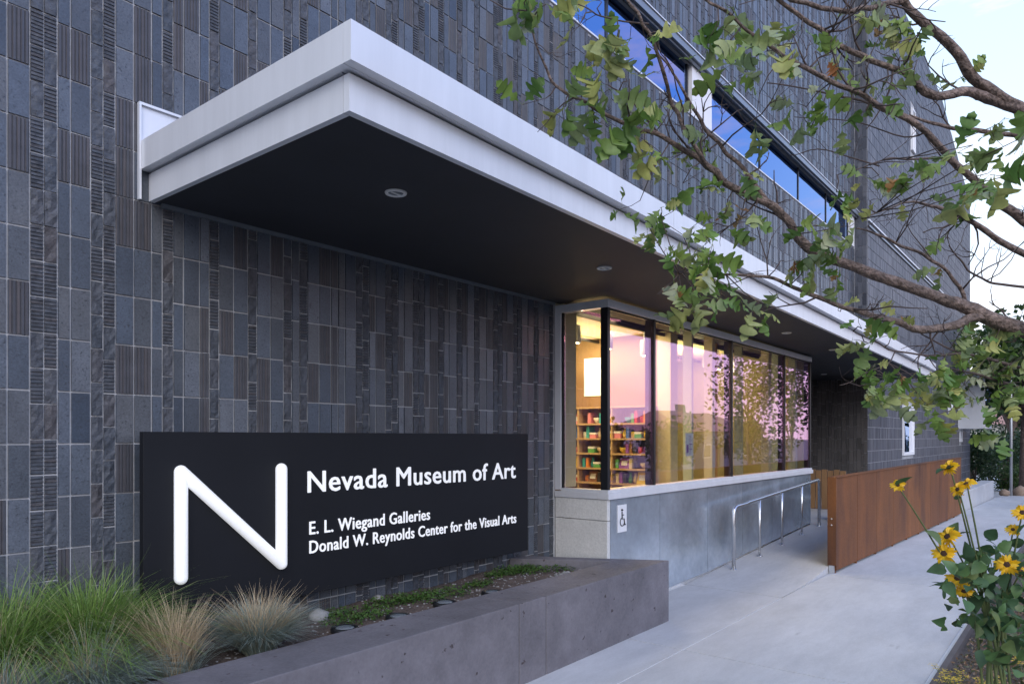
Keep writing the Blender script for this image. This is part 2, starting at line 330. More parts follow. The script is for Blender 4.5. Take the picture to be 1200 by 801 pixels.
def brickmesh(w, h, kind, lod=0, rnd=random):
    'one brick, face toward -Y, lower left corner at origin, depth 14 mm'
    m = MB(); dy = .014
    def prof_x(xs_, ys_, z0, z1):   # extrude profile along z
        for (xa, ya), (xb, yb) in zip(zip(xs_, ys_), zip(xs_[1:], ys_[1:])): m.quad((xa, ya, z0), (xb, yb, z0), (xb, yb, z1), (xa, ya, z1))
    if kind == 'vrib' and lod == 0:
        n = 5 if w > .08 else 3; xs_ = []; ys_ = []
        for i in range(n):
            a = w * i / n; b = w * (i + 1) / n; e = w / n * .22
            xs_ += [a + e * .2, a + e, b - e, b - e * .2]; ys_ += [.005, 0, 0, .005]
        xs_[0] = 0; xs_[-1] = w
        prof_x(xs_, ys_, 0, h)
        m.quad((0, dy, 0), (w, dy, 0), (w, .004, 0), (0, .004, 0)); m.quad((0, .004, h), (w, .004, h), (w, dy, h), (0, dy, h)); m.quad((0, dy, 0), (0, .006, 0), (0, .006, h), (0, dy, h)); m.quad((w, .006, 0), (w, dy, 0), (w, dy, h), (w, .006, h))
    elif kind == 'hrib' and lod == 0:
        n = 9; zs = []; ys_ = []
        for i in range(n):
            a = h * i / n; b = h * (i + 1) / n; e = h / n * .25
            zs += [a + e * .4, a + e, b - e, b - e * .4]; ys_ += [.0052, 0, 0, .0052]
        zs[0] = 0; zs[-1] = h
        j = [rnd.uniform(-.001, .001) for _ in zs]
        for i in range(len(zs) - 1): m.quad((0, ys_[i] + j[i], zs[i]), (w, ys_[i] - j[i], zs[i]), (w, ys_[i + 1] - j[i + 1], zs[i + 1]), (0, ys_[i + 1] + j[i + 1], zs[i + 1]))
        m.quad((0, dy, 0), (w, dy, 0), (w, .005, 0), (0, .005, 0)); m.quad((0, .005, h), (w, .005, h), (w, dy, h), (0, dy, h)); m.quad((0, dy, 0), (0, .005, 0), (0, .005, h), (0, dy, h)); m.quad((w, .005, 0), (w, dy, 0), (w, dy, h), (w, .005, h))
    elif kind == 'rough' and lod == 0:
        nx, nz = 2, 5; b = 0
        for j in range(nz + 1):
            for i in range(nx + 1):
                y = rnd.uniform(-.004, .0045); x = w * i / nx; z = h * j / nz
                if 0 < i < nx: x += rnd.uniform(-.006, .006)
                if 0 < j < nz: z += rnd.uniform(-.008, .008)
                m.v.append((x, y, z))
        for j in range(nz):
            for i in range(nx): a = j * 3 + i; m.f.append((a, a + 1, a + 4, a + 3)); m.m.append(0); m.sm.append(False)
        m.quad((0, dy, 0), (w, dy, 0), (w, .003, 0), (0, .003, 0)); m.quad((0, .003, h), (w, .003, h), (w, dy, h), (0, dy, h)); m.quad((0, dy, 0), (0, .002, 0), (0, .002, h), (0, dy, h)); m.quad((w, .002, 0), (w, dy, 0), (w, dy, h), (w, .002, h))
    else:
        c = .002
        m.quad((c, 0, c), (w - c, 0, c), (w - c, 0, h - c), (c, 0, h - c))
        m.quad((0, dy, 0), (w, dy, 0), (w - c, 0, c), (c, 0, c)); m.quad((c, 0, h - c), (w - c, 0, h - c), (w, dy, h), (0, dy, h)); m.quad((0, dy, 0), (c, 0, c), (c, 0, h - c), (0, dy, h)); m.quad((w - c, 0, c), (w, dy, 0), (w, dy, h), (w - c, 0, h - c))
    return m
MATI = dict(smooth=0, vrib=1, hrib=2, rough=2)
BM = [M['brick'], M['brick_rib'], M['brick_rough']]
rb = random.Random(3)
# column bundles measured from left end: W wide tall, s small tall, r small short
seq = 'Wrr sW rr WWs r sWs r WW r WW r s r WWs'.replace(' ', '')
cols = []; x = 1.237 - .0635 * 1; x = 1.237
seqi = []
rbq = random.Random(11)
while len(seq) < 300:
    seq += rbq.choice(['WW', 'W', 'sW', 'WWs', 'sWs', 'WWW', 'Ws', 'sW']) + rbq.choice(['r', 'rr', 'r', 'rr'])
for ch in seq:
    wd = .0955 if ch == 'W' else .0575
    if x + wd > 18.6: break
    cols.append((x, wd, ch)); x += wd + .0075
x = 1.237 - .0075
for ch in 'sWrrWWsrWsrrWWWrrsWWrsWWrrWsWrWWsrrWWs':
    wd = .0955 if ch == 'W' else .0575
    x -= wd; cols.append((x, wd, ch)); x -= .0075
    if x < -1.2: break
TALL, SHORT, JT, Z0 = .2875, .19167, .0075, 2.2885
def inwin(x, wd, z, h): return x + wd > WX0 and x < WX1 and z + h > WZ0 - .03 and z < WZ1 + .16
cache = {}
allb = []
for (x, wd, ch) in cols:
    step = SHORT if ch == 'r' else TALL
    off = rb.choice([0, .06, .12]) if ch == 'r' else 0
    z = Z0 + off - 13 * TALL
    while z < ZT:
        z0, h = z + JT / 2, step - JT; z += step
        top = z0 + h
        if top < .35: continue
        if x > 6.1 and z0 < 3.2:
            if top > 3.3 and z0 + h - 3.2 > .03: h = z0 + h - 3.2; z0 = 3.2
            else: continue
        if z0 + h > ZT: h = ZT - z0
        if h < .03: continue
        if ch == 'r': kd = rb.choice(['rough', 'rough', 'hrib'])
        else: kd = rb.choices(['smooth', 'vrib'], [.76, .24])[0]
        if inwin(x, wd, z0, h):
            if z0 < WZ0 - .09: h = WZ0 - .035 - z0
            elif z0 + h > WZ1 + .22: h = z0 + h - (WZ1 + .165); z0 = WZ1 + .165
            else: continue
        allb.append((x, z0, wd, h, kd))
def hidden(x, z):
    if 1.83 < x < 5.45 and .7 < z < 1.75: return True
    if z > 3.05:
        zz = 1.75 + (z - 1.75) * 2.41 / WY
        if x * 2.41 / WY > 1.9 and zz < 3.5 : return True
        if x > 1.95 and zz < 3.3: return True
    return False
sc = []
for i, (x, z, wd, h, kd) in enumerate(allb):
    if x < .2: continue
    px, py, d = proj(Vector((x + wd / 2, WY, z + h / 2)))
    px2 = proj(Vector((x + wd, WY, z)))[0]; px1 = proj(Vector((x, WY, z)))[0]
    if -8 < px < 1208 and -25 < py < 700 and not hidden(x, z): sc.append(((px2 - px1) * h * FP / d, i))
sc.sort(reverse=True); near = {i for _, i in sc[:300]}
stuff = MB()
def getm(wd, h, kd, lod, var):
    key = (round(wd, 4), round(h, 3), kd, lod, var)
    if key not in cache:
        r_ = random.Random(hash((round(wd * 1e4), round(h * 1e3), len(kd), var))); mb = brickmesh(wd, h, kd, lod, r_); mb.m = [MATI[kd]] * len(mb.f)
        cache[key] = [mb, None]
    return cache[key]
for i, (x, z, wd, h, kd) in enumerate(allb):
    var = rb.randrange(6) if kd in ('rough', 'hrib') else 0
    dyj = rb.uniform(-.003, .0025)
    if i in near:
        e = getm(wd, h, kd, 0, var)
        if e[1] is None: e[1] = e[0].mesh('brick', BM)
        o = bpy.data.objects.new('brick', e[1]); C.objects.link(o); o.parent = fac; o.location = (x, WY + dyj, z)
    else:
        lod = 0 if (x < 9 and z < 6) else 1
        e = getm(wd, h, kd, lod, var)[0]; b = len(stuff.v)
        stuff.v += [(a + x, c + WY + dyj, d + z) for a, c, d in e.v]; stuff.f += [tuple(b + q for q in f) for f in e.f]; stuff.m += e.m; stuff.sm += e.sm
tag(stuff.obj('brickwork', BM, fac), kind='stuff')

# far wing (projects 28 cm) and recess walls
W2 = 4.10
fw = MB()
def roofz(x): return 14.0 if x < 29.6 else 14.0 - (x - 29.6) * .22
fw.hexa([(18.61, W2 + .01, -.5), (37.7, W2 + .01, -1), (37.7, W2 + 8, -1), (18.61, W2 + 8, -.5)], [(18.61, W2 + .01, 14), (29.6, W2 + .01, 14), (29.6, W2 + 8, 14), (18.61, W2 + 8, 14)])
fw.v = fw.v; fw2 = MB()
yb = W2 + 8; ya = W2 + .01
fw2.hexa([(18.61, ya, -.5), (37.7, ya, -1.0), (37.7, ya, 12.3), (29.6, ya, 14), (18.61, ya, 14)], [(18.61, yb, -.5), (37.7, yb, -1.0), (37.7, yb, 12.3), (29.6, yb, 14), (18.61, yb, 14)])
wing = fw2.obj('far_wing_wall', M['mortar'], mus)
wb = MB(); x = 18.612
holes = [(22.75, 24.35, 1.2, 2.75), (31.2, 32.2, 2.75, 4.0), (34.2, 34.9, 1.6, 2.4), (33.9, 36.6, 2.2, 4.3), (24.0, 24.5, 10.3, 11.6)]
while x < 37.6:
    wd = rb.choice([.0955, .0955, .0575]); wd = min(wd, 37.68 - x); z = -.9
    if rb.random() < .0: step = SHORT
    else: step = TALL
    z = Z0 - 12 * TALL
    while z < min(roofz(x), 14) - .02:
        h = min(step - .016, roofz(x) - z - .01); zz = z; z += step
        if h < .03: continue
        if any(x + wd > a and x < b and zz + h > c and zz < d for a, b, c, d in holes): continue
        dyj = rb.uniform(-.003, .002); j = .008
        p = [(x, W2 + dyj, zz), (x + wd, W2 + dyj, zz), (x + wd, W2 + dyj, zz + h), (x, W2 + dyj, zz + h)]
        q = [(a, W2 + .0105, c) for a, b_, c in p]
        wb.quad(*p)
        for i in range(4): wb.quad(q[i], q[(i + 1) % 4], p[(i + 1) % 4], p[i])
    x += wd + j * .9
tag(wb.obj('far_brickwork', M['brick_far'], wing), kind='stuff')
# return face X=18.6 (upper sliver and the recess wall under the canopy)
rw = MB(); rw.box((18.605, W2 + .012, 3.0), (18.64, WY + .2, 14)); 
rcw = rw.obj('return_wall', M['mortar'], mus)
rbk = MB()
def retbricks(y0, y1, z0, z1, X=18.6, mb=rbk):
    y = y1
    while y > y0 + .02:
        wd = min(rb.choice([.0955, .0955, .0575]), y - y0); z = z0
        off = rb.uniform(0, .2)
        z = z0 - off
        while z < z1:
            h = TALL - JT; a = max(z, z0); b = min(z + h, z1); z += TALL
            if b - a < .02: continue
            d = rb.uniform(0, .004)
            mb.hexa([(X - .008 + d, y - wd, a), (X + .01, y - wd, a), (X + .01, y, a), (X - .008 + d, y, a)], [(X - .008 + d, y - wd, b), (X + .01, y - wd, b), (X + .01, y, b), (X - .008 + d, y, b)])
        y -= wd + JT
retbricks(W2, WY, 3.5, 14); 
tag(rbk.obj('return_brickwork', M['brick_far'], rcw), kind='stuff')
rc = MB(); rc.box((18.612, W2 + .012, -.3), (18.66, 7, 3.3)); rc.box((12.8, 5.62, -.3), (18.62, 5.8, 3.3)); rc.box((12.8, 4.4, -.3), (12.86, 5.7, 3.3))
recess = rc.obj('entrance_recess_wall', M['soffit'], mus)
rk2 = MB(); retbricks(W2 + .002, 5.62, .93, 3.17, 18.604, rk2); retbricks(W2 + .002, 5.62, .25, .925, 18.604, rk2)
tag(rk2.obj('recess_brickwork', mat('dark_recess_brick', [(.055, .052, .052), (.075, .07, .07), (.09, .084, .082), (.04, .038, .038)], .7, 0, [(4, .85, 1.15)]), recess), kind='stuff')
# roof cap
rf = MB(); rf.box((-2.5, WY - .03, 14.0), (18.58, WY + 8, 14.12)); rf.obj('roof_coping', M['alu_dark'], mus)
# horizontal metal strip on the far wing
tm = MB(); tm.box((18.62, W2 - .04, 6.93), (30.2, W2, 6.965)); tm.obj('trim_strip', M['alu'], mus)
tm = MB(); tm.box((18.62, W2 - .035, 6.80), (30.2, W2 - .003, 6.84)); tm.obj('trim_strip', M['alu_dark'], mus)

# strip window
sw = MB()
sw.box((WX0, WY - .012, WZ0 - .02), (WX1, WY + .2, WZ0)); 
strip = sw.obj('strip_window', M['alu'], mus)
hd = MB(); hd.box((WX0, WY - .10, WZ1 + .02), (WX1 + .3, WY + .2, WZ1 + .115)); hd.obj('window_hood', M['alu_dark'], strip)
hd = MB(); hd.box((WX0, WY - .115, WZ1 + .118), (WX1 + .3, WY + .01, WZ1 + .134)); hd.obj('hood_edge', M['alu'], strip)
hd = MB(); hd.box((WX0, WY - .06, WZ1 - .012), (WX1 + .3, WY - .03, WZ1 + .017)); hd.obj('hood_lip', M['alu_dark'], strip)
bk = MB(); bk.box((WX0, WY + .20, WZ0), (WX1, WY + .24, WZ1 + .02)); bk.obj('window_lining', M['dark'], strip)
for a, b in [(WX0, 5.15), (5.15, 7.25), (7.25, 9.42), (10.2, 12.3), (12.3, 14.4), (14.4, 16.3), (16.3, 18.1)]:
    g = MB(); g.quad((a + .02, WY + .05, WZ0), (b - .02, WY + .05, WZ0), (b - .02, WY + .05, WZ1 + .02), (a + .02, WY + .05, WZ1 + .02)); g.obj('window_pane', M['glass2'], strip)
    g = MB(); g.box((b - .02, WY + .035, WZ0), (b + .02, WY + .1, WZ1 + .02)); g.obj('mullion', M['black'], strip)
for a, b in [(9.47, 10.15), (18.14, 18.48)]:
    g = MB(); g.box((a, WY - .01, WZ0), (b, WY + .1, WZ1 + .018)); g.obj('white_infill_panel', M['white'], strip)

# windows of the far wing
def fwin(x0, x1, z0, z1, out=.05, fr=.12, white='right'):
    f = MB(); f.box((x0, W2 - out, z0 - .09), (x1, W2 + .05, z0)); f.box((x0, W2 - out, z1), (x1, W2 + .05, z1 + .06)); f.box((x0 - .05, W2 - out, z0 - .09), (x0, W2 + .05, z1 + .06)); f.box((x1, W2 - out, z0 - .09), (x1 + .06, W2 + .05, z1 + .06))
    if white: f.box((x1 - (x1 - x0) * .38, W2 - .0, z0), (x1, W2 + .05, z1))
    o = f.obj('window', M['white'], mus)
    g = MB(); g.quad((x0, W2 + .0, z0), (x1 - (x1 - x0) * .38, W2 + .0, z0), (x1 - (x1 - x0) * .38, W2 + .0, z1), (x0, W2 + .0, z1)); g.obj('pane', M['glass2'], o)
fwin(22.8, 24.25, 1.32, 2.62, .04); fwin(31.3, 32.1, 2.83, 3.9, .04); fwin(34.25, 34.8, 1.65, 2.35); fwin(24.05, 24.4, 10.4, 11.5)
f = MB(); f.box((34.0, W2 - .9, 2.1), (36.5, W2 + .02, 2.2)); f.box((34.0, W2 - .9, 4.3), (36.5, W2 + .02, 4.4)); f.box((34.0, W2 - .9, 2.2), (34.1, W2 + .02, 4.3)); f.box((36.4, W2 - .9, 2.2), (36.5, W2 + .02, 4.3))
bx = f.obj('window_box', M['white'], mus); g = MB(); g.box((34.1, W2 - .85, 2.2), (36.4, W2 - .8, 4.3)); g.obj('pane', M['glass2'], bx)

# ------------------------------------------------------------ canopy
cz0, czm, cz1 = 3.16, 3.335, 3.505
A = Vector((1.90, 2.405, 0)); Bp = Vector((19.6, 2.825, 0)); dv = (Bp - A).normalized(); nv = Vector((-dv.y, dv.x, 0))
def cp(s, o): return A + dv * s + nv * o      # s along front edge, o inward
Ls = (Bp - A).length
core = MB()
def poly(off, z): 
    a = cp(off, off); b = cp(Ls - .2, off); return [(a.x, a.y, z), (b.x, b.y, z), (b.x, W2 if 0 else 4.09, z), (18.55, 4.09, z), (18.55, WY + .004 - .012, z), (A.x + off, WY - .012, z)]
core.hexa(poly(.12, cz0 + .02), poly(.12, cz1 - .04)); core.box((12.85, WY - .02, cz0 + .02), (18.55, 5.62, cz0 + .2))
can = core.obj('canopy', M['alu_dark'], mus)
sf = MB(); n_ = 8
a = cp(.06, .085)
pts = [(a.x, a.y), (cp(Ls - .05, .085).x, cp(Ls - .05, .085).y), (19.55, 4.09), (18.6, 4.09), (18.6, 5.62), (12.86, 5.62), (12.86, WY - .016), (A.x + .06, WY - .016)]
sf.hexa([(p[0], p[1], cz0 + .003) for p in pts], [(p[0], p[1], cz0 + .018) for p in pts]); sf.obj('soffit', M['soffit'], can)
def fasc(s0, s1, o0, o1, z0, z1, name='fascia_panel'):
    m = MB(); q = [cp(s0, o0), cp(s1, o0), cp(s1, o1), cp(s0, o1)]
    m.hexa([(p.x, p.y, z0) for p in q], [(p.x, p.y, z1) for p in q]); m.obj(name, M['alu'], can)
js = [0, 3.15, 6.3, 9.45, 12.6, 15.7, Ls]
for i, (a, b) in enumerate(zip(js, js[1:])):
    fasc(a + (.0 if i == 0 else .0025), b - .0025, 0, .05, czm, cz1)
    fasc(a + (.054 if i == 0 else .0025), b - .0025, .075, .115, cz0, czm - .012)
# end fascia, toward -X, perpendicular to the wall
def fend(y0, y1, x0, x1, z0, z1): m = MB(); m.box((x0, y0, z0), (x1, y1, z1)); m.obj('end_fascia_panel', M['alu'], can)
fend(2.458, WY - .002, 1.90, 1.945, czm, cz1); fend(2.525, WY - .002, 1.952, 1.985, cz0, czm - .012)
m = MB(); q = [cp(.046, .052), cp(Ls, .052), cp(Ls, .112), cp(.046, .112)]; m.hexa([(p.x, p.y, czm) for p in q], [(p.x, p.y, czm + .012) for p in q]); m.obj('fascia_return', M['alu'], can)
m = MB(); m.box((1.947, 2.53, czm), (1.983, WY - .003, czm + .012)); m.obj('fascia_return', M['alu'], can)
m = MB(); m.box((1.886, WY - .03, cz0 - .005), (1.898, WY - .001, 3.73)); m.box((1.898, WY - .03, 3.715), (2.55, WY - .001, 3.73)); m.hexa([(1.9, WY - .012, cz1), (2.55, WY - .012, cz1), (2.55, WY - .002, cz1), (1.9, WY - .002, cz1)], [(1.9, WY - .012, 3.715), (2.55, WY - .012, 3.715), (2.55, WY - .002, 3.715), (1.9, WY - .002, 3.715)]); m.obj('wall_flashing', M['alu'], can)
m = MB(); q = [cp(.055, .055), cp(Ls, .055)]; m.hexa([(q[0].x, q[0].y, cz1 - .035), (q[1].x, q[1].y, cz1 - .035), (q[1].x, 4.05, cz1 - .035), (q[0].x, WY - .03, cz1 - .035)], [(q[0].x, q[0].y, cz1 - .02), (q[1].x, q[1].y, cz1 - .02), (q[1].x, 4.05, cz1 - .02), (q[0].x, WY - .03, cz1 - .02)]); m.obj('canopy_roof', M['alu_dark'], can)
m = MB(); m.box((2.02, WY - .03, cz0 - .022), (6.1, WY - .004, cz0 + .002)); m.obj('soffit_trim', M['alu_dark'], can)
for (x, y) in [(2.78, 3.11), (5.11, 3.14), (7.4, 3.16), (9.83, 3.17), (12.2, 3.2), (14.5, 3.25), (16.8, 4.6)]:
    m = MB(); n = 24
    for k in range(n):
        t0, t1 = 2 * math.pi * k / n, 2 * math.pi * (k + 1) / n
        f_ = lambda r, t, z: (x + r * math.cos(t), y + r * math.sin(t), z)
        m.quad(f_(.062, t0, cz0 - .006), f_(.062, t1, cz0 - .006), f_(.052, t1, cz0 - .009), f_(.052, t0, cz0 - .009), smooth=True)
        m.quad(f_(.062, t1, cz0 - .006), f_(.062, t0, cz0 - .006), f_(.064, t0, cz0 + .002), f_(.064, t1, cz0 + .002), smooth=True)
        m.quad(f_(.052, t0, cz0 - .009), f_(.052, t1, cz0 - .009), f_(.044, t1, cz0 - .001), f_(.044, t0, cz0 - .001), smooth=True)
    for k in range(n):
        t0, t1 = 2 * math.pi * k / n, 2 * math.pi * (k + 1) / n; m.quad((x, y, cz0 - .0015), f_(.044, t1, cz0 - .001), f_(.044, t0, cz0 - .001), mi=1)
    m.box((x - .035, y - .006, cz0 - .006), (x + .035, y + .006, cz0 - .002)); d = m.obj('downlight', [M['lampw'], M['lens']], can)

# ------------------------------------------------------------ glazed shop bay
BX0, BX1, BY = 6.149, 12.87, 3.74
TZ0, TZ1, SZ = 3.055, 3.135, 1.20
fr = MB()
fr.box((BX0 - .01, BY - .012, TZ0), (BX1 + .03, BY + .1, TZ1)); fr.box((BX0 - .01, BY + .1, TZ0), (BX0 + .09, WY, TZ1))
fr.box((BX0 - .012, WY - .075, SZ), (BX0 + .08, WY + .0, TZ0)); 
bay = fr.obj('shop_window', M['alu'], mus, bevel=.003)
si = MB(); si.box((BX0 - .02, BY - .025, SZ - .075), (BX1 + .06, BY + .09, SZ - .012)); si.box((BX0 - .02, BY + .09, SZ - .075), (BX0 + .09, WY - .001, SZ - .012)); si.obj('sill', M['alu'], bay, bevel=.003)
si = MB(); si.box((BX0 - .008, BY - .012, SZ - .011), (BX1 + .03, BY + .09, SZ + .02)); si.box((BX0 - .008, BY + .09, SZ - .011), (BX0 + .08, WY - .077, SZ + .02)); si.obj('sill_frame', M['alu'], bay)
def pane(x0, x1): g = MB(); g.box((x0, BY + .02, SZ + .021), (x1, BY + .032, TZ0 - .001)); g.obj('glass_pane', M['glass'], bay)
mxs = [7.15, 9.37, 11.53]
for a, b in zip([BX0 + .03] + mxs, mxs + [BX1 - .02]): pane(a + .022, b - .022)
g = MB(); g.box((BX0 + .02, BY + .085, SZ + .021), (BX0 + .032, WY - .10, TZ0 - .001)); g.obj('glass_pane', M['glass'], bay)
for xm in mxs: m = MB(); m.box((xm - .02, BY + .0, SZ + .021), (xm + .02, BY + .11, TZ0 - .001)); m.obj('mullion', M['black'], bay)
m = MB(); m.box((BX0 + .003, BY + .001, SZ + .021), (BX0 + .05, BY + .083, TZ0 - .001)); m.obj('corner_mullion', M['black'], bay)
m = MB(); m.box((BX1 - .02, BY + .001, SZ + .021), (BX1 + .02, BY + .083, TZ0 - .001)); m.obj('mullion', M['black'], bay)
m = MB(); m.box((BX0 + .004, WY - .098, SZ + .021), (BX0 + .03, WY - .078, TZ0 - .001)); m.box((BX0 + .07, BY + .013, TZ0 - .022), (BX1 - .02, BY + .018, TZ0 - .002)); m.obj('gasket', M['rubber'], bay)
# base
bb = MB(); bb.box((BX0 + .05, BY + .03, -.3), (BX1, WY + .1, SZ - .078)); base_ = bb.obj('bay_base', M['alu'], mus)
cb = MB(); cb.box((BX0 - .008, BY + .0, -.02), (BX0 + .049, WY - .002, .905)); cb.obj('stone_block', M['stucco'], base_, bevel=.004)
cb = MB(); cb.box((BX0 - .008, BY + .0, .911), (BX0 + .049, WY - .002, SZ - .078)); cb.obj('stone_block', M['stucco'], base_, bevel=.004)
zx = [BX0 + .051, 7.27, 8.56, 9.73, 10.93, 12.0, BX1]
for a, b in zip(zx, zx[1:]):
    m = MB(); m.hexa([(a + .004, BY, rampz(a) + .02), (b - .004, BY, rampz(b) + .02), (b - .004, BY + .028, rampz(b) + .02), (a + .004, BY + .028, rampz(a) + .02)], [(a + .004, BY, SZ - .078), (b - .004, BY, SZ - .078), (b - .004, BY + .028, SZ - .078), (a + .004, BY + .028, SZ - .078)])
    m.obj('zinc_panel', M['zinc'], base_)
m = MB(); m.box((BX1 + .002, BY + .02, .2), (BX1 + .03, 5.6, SZ - .078)); m.obj('zinc_panel', M['zinc'], base_)

# shop interior
it = MB()
it.box((BX0 + .3, WY + .32, .3), (6.30, 7.2, 3.3)); it.box((6.3, 7.0, .3), (12.8, 7.2, 3.3)); it.box((12.78, 3.85, .3), (12.85, 7.2, 3.3))
inter = it.obj('shop_interior_wall', M['ywall'], mus)
m = MB(); m.box((BX0 + .1, BY + .12, 3.2), (12.84, 7.2, 3.28)); m.obj('shop_ceiling', M['ceil'], inter)
m = MB(); m.box((BX0 + .1, BY + .12, 1.06), (12.78, WY + .25, 1.12), ); m.obj('window_ledge', M['cream'], inter)
m = MB(); m.box((BX0 + .1, WY + .1, .2), (12.78, 7.0, .3)); m.obj('shop_floor', M['floor'], inter)
m = MB(); m.box((8.98, 4.62, .3), (9.08, 7.0, 3.2)); m.obj('partition_wall', M['tan'], inter)
m = MB(); m.box((8.9, 4.42, .3), (9.12, 4.615, 3.2)); m.obj('interior_column', M['cream'], inter)
m = MB(); m.box((9.13, 4.62, .3), (12.3, 4.70, 2.9)); 
m = MB(); m.box((BX0 + .055, WY - .06, SZ + .02), (BX0 + .3, WY + .31, 3.2)); m.obj('reveal_wall', M['cream'], inter)
m = MB(); m.box((9.14, 5.6, .3), (10.3, 5.7, 3.2)); m.obj('display_wall', M['ywall'], inter)
for (x, y, w_, mt) in [(9.15, 3.93, .09, 'cream'), (8.55, 3.95, .05, 'greenfin'), (10.25, 4.35, .07, 'gold'), (11.32, 3.93, .13, 'cream'), (12.15, 4.05, .08, 'greenfin'), (12.62, 3.92, .1, 'greenfin'), (10.9, 4.2, .05, 'greenfin')]:
    m = MB(); m.box((x, y, 1.13), (x + w_, y + .12, 3.19)); m.obj('window_fin', M[mt], inter)
m = MB(); m.box((8.966, 5.53, 2.36), (8.978, 5.86, 2.92)); m.obj('backlit_panel', M['litpanel'], inter)
m = MB(); m.box((6.5, 4.5, 3.13), (12.5, 4.54, 3.17)); m.obj('lighting_track', M['rubber'], inter)
m = MB(); m.box((7.0, 5.6, 3.13), (12.5, 5.64, 3.17)); m.obj('lighting_track', M['rubber'], inter)
# track lights
spots_ = [(6.75, 4.5), (7.45, 4.5), (8.35, 4.5), (9.6, 4.5), (10.3, 4.5), (10.75, 4.5), (11.5, 4.5), (7.9, 5.6), (9.4, 5.6), (10.9, 5.6)]
desc = ['first from the window corner', 'second from the corner, behind the widest pane', 'third from the corner, by the black mullion', 'fourth from the corner, behind the middle pane', 'fifth from the corner, behind the middle pane', 'sixth from the corner, behind the third pane', 'farthest one on the front track', 'rear track, above the bookcase', 'middle one on the rear track', 'farthest one on the rear track']
for (x, y), dsc in zip(spots_, desc):
    t = thing('track_light', 'white cylinder spotlight on the shop ceiling track, ' + dsc, 'track light', (x, y, 3.12), 'spotlights hanging from the shop ceiling tracks')
    m = MB(); m.lathe((x, y + .02, 2.82), [(.05, 0), (.055, .003), (.055, .19), (.045, .2)], 16); m.obj('lamp_housing', M['lampw'], t)
    m = MB(); m.tube([(x, y + .02, 3.02), (x, y + .02, 3.13)], .01, 6); m.obj('stem', M['lampw'], t)
    m = MB(); m.lathe((x, y + .02, 2.812), [(.03, 0), (.03, .006)], 12); m.obj('bulb', M['bulb'], t)
# bookcase with goods
bc = thing('bookcase', 'wooden bookcase full of books and gifts behind the shop window', 'bookcase', (8.8, 5.2, .3))
y0b, y1b, xb = 4.63, 6.3, 8.62
m = MB(); m.box((8.93, y0b, .3), (8.96, y1b, 2.19)); m.obj('back_panel', M['tan'], bc)
for y in (y0b, 5.18, 5.74, y1b): m = MB(); m.box((xb, y - .012, .3), (8.93, y + .012, 2.182)); m.obj('side_panel', M['shelf'], bc)
shz = [.47, .68, .89, 1.10, 1.305, 1.515, 1.725, 1.935, 2.17]
for z in shz: m = MB(); m.box((xb - .01, y0b, z - .012), (8.93, y1b, z + .012)); m.obj('shelf', M['shelf'], bc)
cn = {'red': (.55, .04, .03), 'white': (.75, .73, .68), 'black': (.03, .03, .035), 'orange': (.7, .25, .04), 'yellow': (.75, .55, .05), 'teal': (.04, .35, .38), 'purple': (.25, .08, .4), 'green': (.10, .35, .10), 'pink': (.7, .25, .32), 'blue': (.06, .15, .5), 'brown': (.22, .10, .05), 'cream': (.65, .55, .38)}
cmats = {k: mat('cover_' + k, v, .5) for k, v in cn.items()}
rs = random.Random(5); ordn = ['lowest', 'second lowest', 'third lowest', 'second highest', 'highest']; ordw = ['first', 'second', 'third', 'fourth', 'fifth', 'sixth', 'seventh', 'eighth', 'ninth', 'tenth', 'eleventh', 'twelfth', 'thirteenth', 'fourteenth', 'fifteenth', 'sixteenth']
